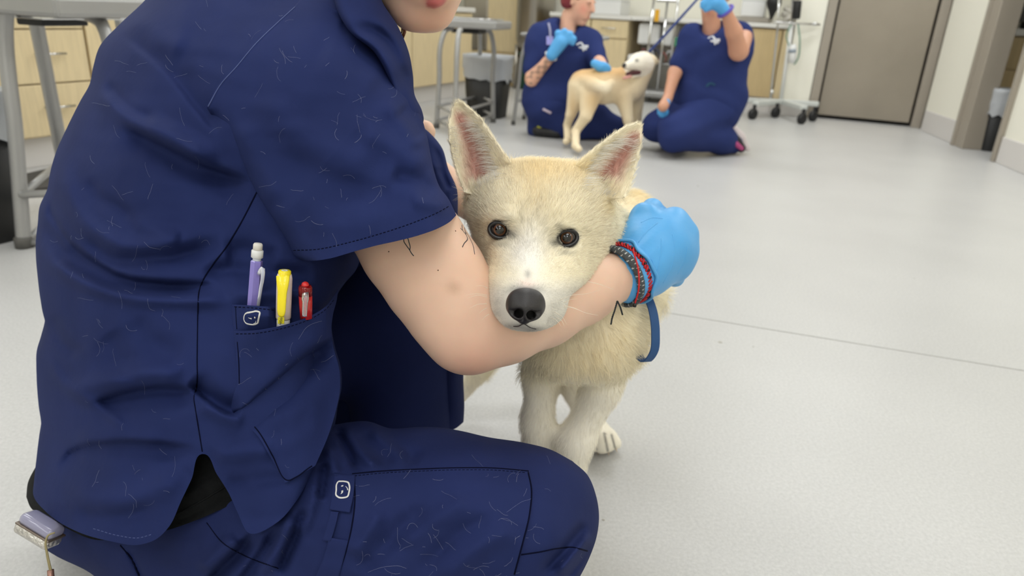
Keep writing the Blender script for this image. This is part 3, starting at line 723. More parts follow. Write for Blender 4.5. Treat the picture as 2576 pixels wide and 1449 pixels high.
body += [cone(hip, waist, .085, .095, .05), cone(waist, chest, .105, .12, .05), cone(chest, neck0, .11, .05, .05), cone(neck0, neck1, .048, .045, .03)]
# head: face turned right and a little towards the camera
hd = .835; hc = P_(1030, -185, hd); fdir = np.array([.40, -.79, -.45]); fdir /= np.linalg.norm(fdir)
fup = np.array([.02, 0, 1.0]); fup -= fdir*(fup@fdir); fup /= np.linalg.norm(fup); frt = np.cross(fdir, fup)
H = lambda a, b, c: hc+frt*a+fup*b+fdir*c      # head frame: right, up, forward (metres)
# place the chin from the photograph
chin_t = P_(1064, 30, .785)
hc = hc+(chin_t-H(0, -.100, .066))
HF = np.array([frt, fup, fdir])
body += [('e', H(0, .025, -.012), HF, (.072, .095, .088), .03), ('e', H(0, -.04, .03), HF, (.058, .075, .062), .03),
         cone(H(-.05, -.06, .0), H(-.014, -.098, .062), .022, .016, .03), cone(H(.05, -.06, .0), H(.014, -.098, .062), .022, .016, .03),
         cone(H(-.012, -.1, .066), H(.012, -.1, .066), .0165, .0165, .02),
         cone(H(0, -.07, .0), neck1, .05, .046, .03),
         cone(H(-.012, -.062, .078), H(.012, -.062, .078), .016, .016, .02),
         cone(H(0, .03, .082), H(0, -.012, .103), .009, .0125, .015), cone(H(-.013, -.016, .093), H(.013, -.016, .093), .0085, .0085, .01),
         ('se', H(-.031, .03, .098), HF, (.017, .012, .016), .012), ('se', H(.031, .03, .098), HF, (.017, .012, .016), .012),
         ('e', H(-.031, .028, .074), HF, (.0135, .0125, .0135), .004), ('e', H(.031, .028, .074), HF, (.0135, .0125, .0135), .004),
         cone(H(-.05, .052, .078), H(-.012, .05, .09), .006, .007, .012), cone(H(.05, .052, .078), H(.012, .05, .09), .006, .007, .012)]
# lips
lips = [cone(H(-.021, -.059, .084), H(0, -.0565, .0945), .0036, .0062, .004), cone(H(.021, -.059, .084), H(0, -.0565, .0945), .0036, .0062, .004),
        cone(H(-.019, -.066, .083), H(0, -.0715, .0925), .0036, .0080, .004), cone(H(.019, -.066, .083), H(0, -.0715, .0925), .0036, .0080, .004)]
body += lips
body.append(('sc', H(-.024, -.0635, .094), H(.024, -.0635, .094), .0016, .0016, .004))
for s in (-1, 1):
    body += [('e', H(s*.073, .005, -.012), np.array([frt, fup*.9+fdir*.43, fdir*.9-fup*.43]), (.009, .031, .019), .01),
             ('se', H(s*.083, .008, -.006), np.array([frt, fup, fdir]), (.007, .018, .01), .006)]
# left arm (far side), reaching to the dog
body += [cone(chest+np.array([.04, .14, .0]), P_(1020, 390, .99), .045, .035, .03), cone(P_(1020, 390, .99), P_(1118, 478, 1.0), .033, .028, .03),
         cone(P_(1118, 478, 1.0), P_(1200, 512, 1.03), .028, .024, .02), cone(P_(1200, 512, 1.03), P_(1300, 580, 1.06), .024, .028, .02), ('e', P_(1066, 330, .96), np.eye(3), (.016, .016, .016), .02)]
# thighs and shins
kn_r = P_(1290, 1375, .725); hipr = P_(420, 1330, .86)
body += [cone(hipr, kn_r, .06, .04, .04), cone(kn_r, np.array([-.12, .53, .08]), .04, .03, .03)]
kn_l = P_(1010, 720, 1.03); ank_l = P_(1030, 1110, 1.06)
body += [cone(hip+np.array([.0, .16, 0]), kn_l, .055, .035, .04), cone(kn_l, ank_l, .035, .03, .03), cone(ank_l, np.array([ank_l[0]+.12, ank_l[1]-.02, .04]), .035, .03, .03)]
def body_col(Vv):
    c = np.tile(SKIN, (len(Vv), 1))
    dl = sdf_eval(Vv, lips); w = np.clip(1-(dl-.0005)/.0022, 0, 1)[:, None]; c = c*(1-w)+np.array(S(205, 112, 112)[:3])*w
    pink = np.array(S(222, 140, 118)[:3])
    for p, rr_, k in ((P_(1190, 905, .68), .03, .28), (P_(1085, 50, .77), .03, .25)):
        w = (k*np.exp(-(np.linalg.norm(Vv-p, axis=1)/rr_)**2))[:, None]; c = c*(1-w)+pink*w
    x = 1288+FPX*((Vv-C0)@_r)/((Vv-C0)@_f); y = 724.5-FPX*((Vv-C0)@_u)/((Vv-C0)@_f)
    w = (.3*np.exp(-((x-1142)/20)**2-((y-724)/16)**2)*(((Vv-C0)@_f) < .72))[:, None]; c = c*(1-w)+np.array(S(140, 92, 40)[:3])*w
    return c
person = sdf_obj('person', body, .0045, M_skin, None, body_col, it=2)
tag(person, 'person in navy scrubs crouching and hugging the white dog in the foreground', 'person')
bv_body = bvh_of(person)
# eyes of the person (above the frame)
for s in (-1, 1):
    MB().lathe(H(s*.031, .028, .0865), fdir, [(.0001, -.001), (.006, 0), (.005, .0012), (.0001, .002)], 14).build('eye', mat('eye_dark', S(50, 38, 30), .1), person, True)
# hair: cap, bun and one lock hanging beside the jaw
M_hair = mat('auburn_hair', S(120, 66, 40), .5, bump=(160, .7, .003))
sdf_obj('hair', [('e', H(0, .04, -.022), HF, (.083, .098, .09), .02), ('e', H(0, .03, -.115), HF, (.04, .04, .035), .02), ('se', H(0, -.03, .07), HF, (.065, .105, .055), .02), ('se', H(0, -.12, -.02), HF, (.09, .06, .09), .02),
                 cone(H(.07, .02, .02), H(.076, -.06, .02), .010, .006, .01)], .005, M_hair, person)
lk = []
for i in range(9):
    o_ = RNG.normal(0, 1, 2)
    P = cr([P_(1000+o_[0]*3, 20, .835), P_(1012+o_[0]*4, 55, .83), P_(1018+o_[0]*5, 78, .828+o_[1]*.003), P_(1012+o_[0]*5, 96+o_[1]*3, .83)], 12)
    lk.append(P)
mb = MB()
for P in lk: mb.tube(P, np.linspace(.0022, .0006, len(P)), 6)
mb.build('hair_lock', M_hair, person, True)

# --- scrub top -----------------------------------------------------------------
TD = rbf([(365, 0, .77), (250, 118, .765), (200, 300, .755), (130, 470, .76), (100, 650, .765), (100, 900, .765), (95, 1150, .765),
          (480, 60, .715), (650, 30, .70), (850, 10, .715), (960, 30, .745), (1000, 110, .745), (560, -140, .80), (800, -140, .82), (950, -140, .85),
          (400, 230, .695), (600, 250, .648), (760, 250, .628), (900, 230, .66), (1010, 230, .73),
          (300, 430, .70), (460, 450, .672), (640, 450, .662), (800, 450, .672), (950, 450, .74),
          (260, 650, .705), (420, 650, .675), (600, 650, .665), (740, 680, .662), (850, 690, .70),
          (250, 880, .70), (420, 880, .668), (600, 880, .645), (720, 880, .645), (830, 880, .68),
          (250, 1100, .69), (420, 1100, .655), (600, 1080, .64), (740, 1080, .64), (820, 1050, .665),
          (200, 1290, .69), (320, 1340, .655), (420, 1250, .648), (620, 1250, .635), (720, 1250, .625)], .0005)
TS = [([(300, 80), (350, 115), (430, 180), (500, 270), (560, 340)], 30, -.0050, 1),
      ([(235, 190), (262, 240), (300, 275), (345, 305), (420, 340), (500, 385), (560, 410)], 26, .0085),
      ([(262, 200), (285, 235), (330, 280), (395, 305)], 16, -.0045),
      ([(300, 312), (360, 345), (440, 385), (540, 430), (640, 465)], 28, -.0105, -1),
      ([(330, 30), (380, 90), (470, 130)], 40, .004),
      ([(160, 370), (155, 440), (180, 510), (240, 585), (300, 617), (400, 622), (500, 600)], 26, .0070),
      ([(200, 560), (280, 650), (380, 645), (500, 632), (570, 600)], 24, -.0065),
      ([(118, 450), (126, 530), (160, 600), (230, 660), (300, 700), (400, 716), (560, 720)], 28, -.0100, -1),
      ([(98, 590), (130, 655), (200, 705), (290, 738), (400, 752), (520, 755), (600, 760)], 20, .0085),
      ([(110, 470), (112, 540), (150, 590), (190, 640)], 14, .0045),
      ([(225, 440), (245, 495), (290, 520), (340, 560)], 18, -.0035),
      ([(330, 560), (420, 590), (460, 600)], 20, .0025),
      ([(560, 640), (620, 632), (700, 660)], 30, -.005), ([(500, 690), (570, 680), (700, 690), (800, 690)], 26, -.006),
      ([(560, 740), (680, 735), (800, 738)], 24, .0035),
      ([(130, 790), (150, 850), (200, 900)], 18, -.003), ([(110, 880), (160, 965), (260, 1030), (330, 1090)], 15, .0028),
      ([(150, 985), (260, 962), (380, 938), (480, 940)], 26, .0065),
      ([(220, 1022), (330, 988), (430, 978), (510, 995)], 24, -.0075, -1),
      ([(470, 960), (520, 1000), (575, 1035), (610, 1040)], 20, -.0085, 1),
      ([(500, 1010), (560, 1045), (620, 1060)], 20, .003),
      ([(140, 1190), (180, 1140), (280, 1118), (400, 1120), (500, 1133)], 22, -.0055, -1),
      ([(180, 1105), (300, 1098), (420, 1105)], 30, .003),
      ([(150, 1240), (280, 1260), (420, 1220), (470, 1180)], 34, .0045), ([(180, 1290), (300, 1300), (400, 1270)], 22, -.003),
      ([(260, 840), (300, 900), (290, 960)], 40, -.003), ([(330, 800), (400, 870), (470, 900)], 34, -.0025),
      ([(530, 1150), (600, 1140), (700, 1130)], 22, .003), ([(560, 1220), (640, 1210), (730, 1200)], 20, -.002)]
TL = [(470, -170), (365, 0), (300, 62), (250, 118), (234, 170), (226, 210), (203, 252), (168, 322), (140, 385), (125, 440), (120, 472), (99, 522), (95, 562), (90, 605), (90, 640), (95, 700), (103, 760), (113, 800), (104, 842), (92, 885), (92, 930), (97, 990), (105, 1045), (98, 1100), (92, 1150), (87, 1205)]
TR = [(930, -170), (950, -20), (1000, 66), (1024, 125), (1037, 180), (1040, 240), (1025, 330), (990, 430), (950, 540), (910, 640), (895, 680), (868, 712), (852, 735), (838, 775), (834, 820), (842, 870), (858, 930), (859, 975), (850, 1020), (842, 1070), (828, 1110)]
TT = [(470, -170), (700, -210), (930, -170)]
TB = [(87, 1205), (84, 1246), (116, 1288), (196, 1338), (280, 1362), (345, 1371), (395, 1355), (425, 1325), (455, 1262), (482, 1205), (509, 1142), (513, 1142), (545, 1192), (575, 1240), (598, 1290), (626, 1341), (700, 1312), (742, 1265), (778, 1205), (805, 1150), (828, 1110)]
G, u, v = coons(TL, TR, TT, TB, 210, 300)
Tdisp = lambda x, y: 2.7*folds(x, y, TS)+wr(x, y)
tops = shell('scrub_top', G, u, v, TD, .13, (.24, .2, .1, .1), .22, M_scrub, person, Tdisp, n=2.3)
bv_top = bvh_of(tops)
# collar fold at the neck (dark lobes under the chin)
CD = rbf([(860, 20, .672), (960, 20, .69), (1000, 100, .69), (1035, 200, .70), (930, 70, .665), (1000, 160, .675), (1045, 270, .69), (1060, 310, .70), (990, 280, .67)], .0005)
G, u, v = coons([(830, -60), (850, 30), (880, 80), (940, 130), (985, 220), (1010, 320)], [(945, -60), (960, 0), (1002, 68), (1028, 130), (1039, 190), (1043, 238), (1062, 280), (1066, 300), (1058, 325)], [(830, -60), (945, -60)], [(1010, 320), (1058, 325)], 40, 90)
shell('collar', G, u, v, CD, .03, (.3, .45, .1, .1), .05, M_scrub, person, lambda x, y: folds(x, y, [([(880, 60), (960, 90), (1010, 160), (1030, 240)], 18, -.012), ([(940, 40), (1000, 110), (1025, 190)], 14, .006)]), closed=(1, 1, 0, 0))
# sleeve, right arm
def SD(x, y):
    base = TD(x, y); d, t, s = segdist(x, y, cr([(760, -60), (735, 20), (690, 62), (640, 112), (590, 172), (552, 210), (520, 270)], 30))
    q = np.clip(d/330, 0, 1); return np.minimum(base, .73)*(1-q)+q*SLV(x, y)-.0022
SLV = rbf([(740, 640, .628), (830, 640, .606), (950, 610, .600), (1080, 570, .612), (1147, 540, .645), (1090, 430, .64), (1060, 300, .665), (700, 500, .625), (850, 450, .612), (960, 400, .622), (620, 380, .64), (800, 250, .622), (950, 200, .655), (1010, 180, .70), (640, 200, .650), (760, 90, .66), (860, 60, .69)], .0005)
SS = [([(640, 230), (700, 300), (760, 350), (850, 400), (960, 430)], 46, .004), ([(700, 360), (800, 440), (900, 480), (1040, 500)], 40, -.003),
      ([(850, 60), (905, 75), (965, 110), (1000, 150)], 16, -.004), ([(600, 300), (640, 400), (700, 520)], 40, .003),
      ([(1000, 270), (1040, 300), (1070, 350)], 22, -.006), ([(960, 250), (1010, 300), (1060, 380)], 24, .004), ([(900, 330), (1000, 370), (1080, 430)], 30, .0035), ([(980, 440), (1060, 460), (1100, 490)], 24, -.004),
      ([(520, 275), (560, 340), (590, 400)], 16, -.004), ([(1030, 500), (1080, 510), (1130, 520)], 20, .003), ([(760, 560), (860, 560), (980, 540)], 40, .002), ([(800, 130), (880, 170), (960, 220)], 50, .003)]
SL = [(520, 270), (548, 320), (575, 368), (610, 430), (652, 500), (700, 570), (728, 618), (742, 645), (763, 656)]
SR = [(850, 28), (880, 58), (930, 82), (985, 122), (1011, 178), (1036, 235), (1058, 285), (1068, 320), (1076, 350), (1083, 388), (1092, 430), (1106, 470), (1128, 500), (1148, 541)]
ST = [(520, 270), (552, 210), (590, 172), (640, 112), (690, 62), (735, 20), (770, -10), (850, 28)]
SB = [(763, 656), (800, 655), (830, 650), (890, 633), (950, 617), (1000, 606), (1060, 590), (1105, 573), (1135, 555), (1148, 541)]
G, u, v = coons(SL, SR, ST, SB, 170, 150)
Sdisp = lambda x, y: 2.2*folds(x, y, SS)+wr(x, y, .0007)
def sleeve_g(g, u, v):
    # no rounding near the seam at the top where it is sewn to the body
    k = np.clip(v/.22, 0, 1)[:, None]; return 1-(1-g)*k
sleeve = shell('sleeve', G, u, v, SD, .05, (.13, .22, .1, .1), .085, M_scrub, person, Sdisp, n=2.4, gfun=sleeve_g)
bv_slv = bvh_of(sleeve)
# far sleeve (left arm)
LS = [cone(P_(1000, 300, .93), P_(1085, 410, .93), .075, .06, .03), cone(P_(1085, 410, .93), P_(1098, 520, .93), .055, .03, .03)]
G, u, v = coons([(1000, 250), (1010, 400), (1040, 600)], [(1062, 318), (1085, 338), (1112, 372), (1128, 425), (1150, 478), (1152, 520), (1150, 562)], [(1000, 250), (1062, 318)], [(1040, 600), (1150, 562)], 30, 50)
shell('far_sleeve', G, u, v, lambda x, y: .88+0*x, .04, (.3, .5, .1, .1), .09, M_scrub, person, lambda x, y: folds(x, y, [([(1090, 360), (1112, 420), (1130, 520)], 9, -.008), ([(1085, 400), (1120, 470), (1146, 540)], 8, .006), ([(1100, 420), (1135, 480)], 8, -.006)]))
# seams, hems and stitching lie on the cloth
def line(nm, bv, P, r=.0006, m=None, fl=.6, lift=0, smooth=True, parent=None):
    return surf_tube(nm, bv, P, r, m or M_seam, parent or person, fl, 5.0, smooth, 5, lift)
line('side_seam', bv_top, [(648, 480), (600, 572), (562, 632), (540, 660), (502, 728), (498, 780), (497, 830), (496, 900), (494, 975), (488, 1000), (492, 1030), (500, 1080), (509, 1136)], .0008)
M_lite = mat('thread_light', S(66, 78, 126), .8)
line('shoulder_seam', bv_slv, [(742, 18), (700, 56), (644, 110), (592, 172), (556, 212), (524, 268)], .0007, M_lite, lift=.0002)
def stitches(nm, bv, P, parent, m, dash=7.0, gap=4.0, r=.00042):
    Cv = cr(P, max(8, int(np.linalg.norm(np.diff(np.asarray(P, float), axis=0), axis=1).sum()/2.0)))
    mb = MB(); i = 0; n_ = int(dash/2); gp = int(gap/2); c_ = 0
    while i+n_ < len(Cv):
        a, b = on_surf(bv, Cv[i:i+n_+1], 3.0, False)
        if len(a) > 1:
            V_, F_ = sweep(a, r, 4, True, b, .8); mb.add(V_, F_); c_ += 1
        i += n_+gp
    if c_: o = mb.build(nm, m, parent, True); o['kind'] = 'stuff'; return o
stitches('hem_stitching', bv_slv, [(738, 630), (800, 627), (870, 612), (950, 590), (1040, 560), (1110, 530), (1135, 515)], person, M_seam)
stitches('hem_stitching', bv_top, [(235, 1330), (300, 1348), (350, 1353), (380, 1345)], person, M_lite)
# front pocket, its inner pen pocket with the round logo
PKD = lambda x, y: TD(x, y)-Tdisp(x, y)*.6-.004-.024*np.exp(-((y-(815-.25*(x-600)))/70)**2)*np.clip((x-588)/60, 0, 1)*np.clip((870-x)/50, 0, 1)
PL = [(588, 832), (591, 870), (595, 920), (596, 965), (586, 1000), (583, 1030), (610, 1060), (650, 1100), (680, 1150), (718, 1216)]
PR = [(852, 724), (846, 760), (838, 790), (834, 830), (838, 870), (854, 930), (856, 975), (846, 1030), (828, 1090), (793, 1172)]
PT = [(588, 832), (640, 831), (690, 823), (740, 810), (790, 790), (820, 770), (840, 745), (852, 724)]
PB = [(718, 1216), (793, 1172)]
G, u, v = coons(PL, PR, PT, PB, 100, 150, du=0)
Pdisp = lambda x, y: folds(x, y, [([(560, 1045), (610, 1040), (660, 1000), (720, 950), (790, 888), (850, 850)], 24, -.030, -1), ([(600, 985), (660, 960), (720, 905), (800, 850), (845, 830)], 30, .007), ([(620, 900), (720, 880), (820, 840)], 40, .003),
                                  ([(600, 1060), (700, 1040), (830, 1020)], 40, .004), ([(640, 1150), (720, 1120), (820, 1060)], 26, .003)])
pocket = sheet('pocket', G, PKD, .0015, M_scrub, person, Pdisp)
bv_pk = bvh_of(pocket)
stitches('pocket_stitching', bv_pk, [(594, 840), (640, 839), (690, 831), (740, 818), (790, 798), (822, 776), (842, 752)], pocket, M_seam)
line('pocket_edge', bv_pk, [(597, 860), (601, 915), (602, 965)], .0007, parent=pocket)
line('pocket_edge', bv_pk, [(600, 1035), (650, 1085), (685, 1145), (722, 1208), (785, 1172)], .0006, parent=pocket)
PI = lambda x, y: TD(x, y)-Tdisp(x, y)*.6-.0022-.016*np.clip((x-587)/34, 0, 1)*np.clip((702-x)/26, 0, 1)*np.clip((845-y)/50, .2, 1)
G, u, v = coons([(584, 766), (585, 800), (588, 834)], [(800, 778), (806, 800), (810, 820)], [(584, 766), (640, 769), (700, 775), (740, 786), (775, 780), (800, 778)], [(588, 834), (700, 838), (810, 820)], 60, 24, du=0)
penp = sheet('pen_pocket', G, PI, .0012, M_scrub, person)
bv_pp = bvh_of(penp)
line('pen_pocket_edge', bv_pp, [(593, 772), (594, 800), (596, 828)], .0006, parent=penp)
stitches('pen_pocket_stitching', bv_pp, [(590, 772), (640, 775), (695, 781)], penp, M_seam)
# logo on the pen pocket: rounded square with two marks and a curl
def print_line(nm, bv, P, w, m, parent, smooth=True, taper=None):
    a, b = on_surf(bv, P, 1.2, smooth, .0001)
    r = np.full(len(a), w*mpp(a[0])/2) if taper is None else np.interp(np.linspace(0, 1, len(a)), np.linspace(0, 1, len(taper)), taper)*mpp(a[0])/2
    V_, F_ = sweep(a, r, 6, True, b, .22); return mesh_obj(nm, V_, F_, m, parent)
lg = print_line('logo', bv_pp, [(622, 787), (634, 785), (646, 783), (653, 786), (652, 795), (650, 805), (648, 813), (642, 816), (628, 816), (619, 813), (614, 805), (614, 797), (617, 790), (622, 787), (630, 786)], 4.6, M_logo, penp)
print_line('logo_mark', bv_pp, [(624, 799), (629, 801), (633, 802)], 0, M_logo, lg, True, [.8, 2.6, 5.4])
print_line('logo_mark', bv_pp, [(641, 797), (641, 801)], 0, M_logo, lg, False, [3.0, 4.4, 3.0])
print_line('logo_mark', bv_pp, [(644, 807), (643, 812), (638, 815)], 0, M_logo, lg, True, [.8, 2.0, 3.4])
# --- undershirt peeking out below the scrub top
UD = lambda x, y: TD(x, y)+.024
G, u, v = coons([(140, 1080), (92, 1170), (70, 1215), (66, 1250)], [(840, 1080), (780, 1170), (700, 1230)], [(140, 1080), (500, 1060), (840, 1080)], [(66, 1250), (78, 1278), (120, 1302), (170, 1330), (235, 1357), (320, 1352), (420, 1334), (500, 1306), (600, 1262), (700, 1230)], 90, 60)
ush = shell('undershirt', G, u, v, UD, .12, (.25, .2, .1, .1), .15, M_blackcloth, person, lambda x, y: folds(x, y, [([(430, 1320), (500, 1285), (600, 1215)], 10, -.003), ([(80, 1250), (150, 1290), (240, 1340)], 14, .006), ([(420, 1270), (500, 1230), (580, 1200)], 14, .003)]))
bv_us = bvh_of(ush)
line('undershirt_hem', bv_us, [(410, 1312), (480, 1275), (560, 1228), (600, 1205)], .0012, M_blackcloth)

# --- scrub pants, right leg and hip
PD = rbf([(150, 1330, .76), (400, 1250, .70), (300, 1420, .72), (500, 1350, .665), (640, 1250, .655), (800, 1150, .665), (900, 1080, .70), (900, 1200, .637), (1000, 1320, .612), (1100, 1100, .685), (1150, 1250, .605), (1300, 1150, .66), (1300, 1300, .60), (1420, 1200, .655), (1470, 1300, .645), (1400, 1350, .605), (700, 1420, .628), (1000, 1450, .60), (1200, 1450, .59), (1400, 1500, .62), (600, 1600, .66), (1000, 1600, .62)], .0008)
PTc = [(66, 1352), (160, 1300), (400, 1180), (620, 1090), (780, 1062), (840, 1068), (872, 1063), (925, 1060), (980, 1077), (1050, 1074), (1105, 1075), (1160, 1084), (1225, 1099), (1320, 1114), (1385, 1131), (1440, 1160)]
PRc = [(1440, 1160), (1478, 1195), (1499, 1245), (1507, 1300), (1501, 1350), (1486, 1395), (1462, 1445), (1420, 1510)]
PBc = [(300, 1540), (500, 1640), (800, 1700), (1100, 1680), (1300, 1600), (1420, 1510)]
PLc = [(66, 1352), (140, 1398), (240, 1452), (300, 1540)]
PS = [([(640, 1335), (600, 1385), (545, 1440), (480, 1520)], 20, -.010, 1), ([(600, 1345), (560, 1385), (500, 1440)], 20, .005), ([(705, 1320), (670, 1380), (620, 1449), (560, 1540)], 14, -.008), ([(745, 1290), (710, 1360), (660, 1449)], 16, .006),
      ([(770, 1270), (745, 1340), (700, 1449)], 12, -.007), ([(800, 1200), (785, 1270), (750, 1350)], 14, .005), ([(815, 1160), (812, 1220), (800, 1260)], 12, -.007),
      ([(845, 1065), (858, 1110), (885, 1160), (893, 1185)], 13, -.010, 1), ([(860, 1065), (890, 1120), (930, 1160), (955, 1178)], 14, .006), ([(905, 1085), (950, 1130), (990, 1172)], 18, -.004), ([(955, 1085), (1010, 1130), (1060, 1165)], 20, -.004), ([(930, 1075), (985, 1120), (1030, 1160)], 18, .004),
      ([(830, 1120), (835, 1160), (850, 1200)], 12, .005),
      ([(1360, 1449), (1430, 1370), (1480, 1310)], 14, -.006), ([(1400, 1449), (1450, 1390), (1490, 1340)], 12, .006), ([(1420, 1460), (1465, 1410), (1490, 1370)], 10, -.006),
      ([(1000, 1380), (1100, 1300), (1180, 1250)], 26, .003), ([(1050, 1440), (1150, 1350), (1240, 1290)], 24, -.003), ([(1100, 1470), (1220, 1370), (1300, 1320)], 26, .003), ([(900, 1449), (1000, 1340), (1080, 1270)], 26, -.003),
      ([(320, 1380), (340, 1415), (360, 1460)], 8, -.003), ([(880, 1400), (930, 1330), (960, 1280)], 20, .003)]
Pd2 = lambda x, y: 2.2*folds(x, y, PS)+wr(x, y, .0008)
G, u, v = coons(PLc, PRc, PTc, PBc, 240, 150, dv=.3)
pants = shell('scrub_pants', G, u, v, PD, .075, (.12, .13, .26, .3), .13, M_scrub2, person, Pd2, n=2.2, closed=(1, 1, 1, 1))
bv_pt = bvh_of(pants)
line('pant_seam', bv_pt, [(303, 1372), (330, 1405), (350, 1449)], .0011)
line('pant_seam', bv_pt, [(520, 1315), (560, 1365), (620, 1400), (700, 1430)], .0006)
line('knee_dart', bv_pt, [(1306, 1396), (1360, 1388), (1400, 1380), (1440, 1377), (1478, 1386)], .0008)
# raised cargo panel
CGD = lambda x, y: PD(x, y)-Pd2(x, y)-.0022+.075*0*x
def pants_front(off):
    def f(x, y):
        out = np.empty(x.shape); X = x.ravel(); Y = y.ravel(); o = out.ravel()
        for i in range(len(X)):
            a, b = drop(bv_pt, X[i], Y[i]); o[i] = ((a-C0)@_f if a is not None else PD(np.array(X[i]), np.array(Y[i])))-off
        return o.reshape(x.shape)
    return f
G, u, v = coons([(885, 1190), (888, 1250), (880, 1330), (862, 1400), (840, 1470)], [(1332, 1183), (1341, 1230), (1337, 1290), (1318, 1370), (1290, 1462)], [(885, 1190), (950, 1184), (1060, 1178), (1150, 1175), (1250, 1176), (1332, 1183)], [(840, 1470), (1000, 1470), (1290, 1462)], 70, 46, du=0)
cargo = sheet('cargo_pocket', G, pants_front(.0018), .001, M_scrub2, person)
bv_cg = bvh_of(cargo)
stitches('cargo_stitching', bv_cg, [(892, 1197), (950, 1191), (1060, 1185), (1150, 1182), (1250, 1183), (1322, 1189)], cargo, M_seam)
line('cargo_edge', bv_cg, [(886, 1192), (950, 1186), (1060, 1180), (1150, 1177), (1250, 1178), (1330, 1185)], .0008, parent=cargo)
line('cargo_edge', bv_cg, [(1329, 1188), (1337, 1230), (1333, 1290), (1314, 1370), (1294, 1445)], .0008, parent=cargo)
line('cargo_edge', bv_cg, [(890, 1196), (893, 1250), (884, 1330), (868, 1395), (850, 1449)], .0008, parent=cargo)
G, u, v = coons([(840, 1192), (835, 1240), (828, 1282)], [(893, 1194), (890, 1240), (880, 1290)], [(840, 1192), (893, 1194)], [(828, 1282), (880, 1290)], 16, 24, du=0)
tab = sheet('pocket_tab', G, pants_front(.0032), .001, M_scrub2, person); bv_tb = bvh_of(tab)
lg = print_line('logo', bv_tb, [(852, 1211), (866, 1211), (876, 1214), (879, 1222), (878, 1238), (874, 1249), (864, 1252), (852, 1251), (846, 1246), (846, 1232), (847, 1218), (852, 1211), (860, 1211)], 4.4, M_logo, tab)
print_line('logo_mark', bv_tb, [(861, 1221), (861, 1224)], 0, M_logo, lg, False, [5, 7, 5]); print_line('logo_mark', bv_tb, [(861, 1234), (861, 1238), (857, 1243)], 0, M_logo, lg, True, [5.5, 4.5, .8]); print_line('logo_mark', bv_tb, [(869, 1223), (873, 1227), (875, 1233)], 0, M_logo, lg, True, [.8, 2, 3])
G, u, v = coons([(832, 1286), (820, 1330), (810, 1360)], [(852, 1288), (842, 1330), (832, 1362)], [(832, 1286), (852, 1288)], [(810, 1360), (832, 1362)], 8, 20, du=0)
sheet('loop', G, pants_front(.003), .001, M_scrub2, person)
G, u, v = coons([(828, 1352), (815, 1400), (790, 1460)], [(876, 1360), (866, 1400), (850, 1460)], [(828, 1352), (876, 1360)], [(790, 1460), (850, 1460)], 10, 20, du=0)
sheet('pocket_flap', G, pants_front(.003), .001, M_scrub2, person)
# left leg: trouser leg standing behind, shoe under it
Ld = lambda x, y: .955+0*x+.00018*(y-640)
G, u, v = coons([(640, 560), (690, 800), (760, 1010), (780, 1120)], [(1130, 560), (1160, 700), (1165, 860), (1166, 960), (1168, 1030), (1166, 1062)], [(640, 560), (900, 520), (1130, 560)], [(780, 1120), (1000, 1112), (1100, 1090), (1146, 1078), (1166, 1062)], 60, 80)
shell('far_trouser_leg', G, u, v, Ld, .06, (.35, .3, .1, .1), .10, M_scrub2, person, lambda x, y: folds(x, y, [([(1150, 820), (1140, 950), (1150, 1060)], 14, .004), ([(1120, 900), (1110, 1000), (1120, 1080)], 16, -.005), ([(900, 700), (1000, 900), (1060, 1080)], 40, .005), ([(960, 640), (930, 820), (900, 1000)], 30, -.008)]))
sdf_obj('far_thigh', [cone(hip+np.array([.0, .16, 0]), kn_l, .085, .075, .04), cone(kn_l, P_(1010, 1080, 1.06), .075, .075, .04)], .009, M_scrub2, person)
M_shoe = mat('shoe_black', S(32, 32, 36), .5)
an = np.array([ank_l[0], ank_l[1], 0])
sdf_obj('shoe', [cone(an+[-.05, .03, .035], an+[.1, -.02, .03], .036, .04, .03), cone(an+[.1, -.02, .03], an+[.16, -.04, .025], .038, .03, .03), cone(an+[-.04, .03, .06], an+[-.02, .02, .1], .036, .034, .02), ('plane', an+[0, 0, .002], (0, 0, 1), .002)], .006, M_shoe, person)
f_ = np.array([-.16, .50, 0])
sdf_obj('shoe', [cone(f_+[0, 0, .05], f_+[-.1, .06, .12], .036, .032, .03), cone(f_+[0, 0, .035], f_+[.05, -.03, .03], .035, .032, .03), ('plane', f_+[0, 0, .002], (0, 0, 1), .002)], .006, M_shoe, person)
sdf_obj('shin_leg', [cone(kn_r+np.array([-.06, .03, -.03]), np.array([-.2, .53, .12]), .05, .05, .03)], .008, M_scrub2, person)
# --- glove on the right hand: palm, thumb and four fingers closing on the dog's scruff
g_ = lambda x, y, d: P_(x, y, d)
GV = [cone(g_(1578, 688, .818), g_(1612, 664, .832), .0335, .032, .015), cone(g_(1612, 664, .832), g_(1660, 625, .850), .034, .036, .02),
      cone(g_(1610, 640, .838), g_(1690, 575, .862), .026, .024, .02), cone(g_(1640, 690, .846), g_(1700, 650, .862), .022, .024, .02)]
kn = [(1697, 556, .868), (1722, 588, .864), (1722, 632, .862), (1702, 676, .858)]
f1s = [(1712, 566, .905), (1727, 600, .905), (1722, 650, .902), (1698, 698, .893)]
f2s = [(1680, 570, .93), (1690, 610, .932), (1685, 655, .928), (1668, 695, .915)]
rk = [.0125, .0135, .0132, .0118]
for k_, a_, b_2, r0 in zip(kn, f1s, f2s, rk):
    GV += [cone(g_(1650, 630, .852), g_(*k_), .022, r0*1.12, .012), cone(g_(*k_), g_(*a_), r0*1.08, r0, .005), cone(g_(*a_), g_(*b_2), r0, r0*.86, .004)]
GV += [cone(g_(1600, 610, .83), g_(1622, 545, .850), .019, .0155, .015), cone(g_(1622, 545, .850), g_(1642, 525, .880), .0155, .0125, .006), cone(g_(1642, 525, .880), g_(1668, 545, .905), .0125, .011, .004)]
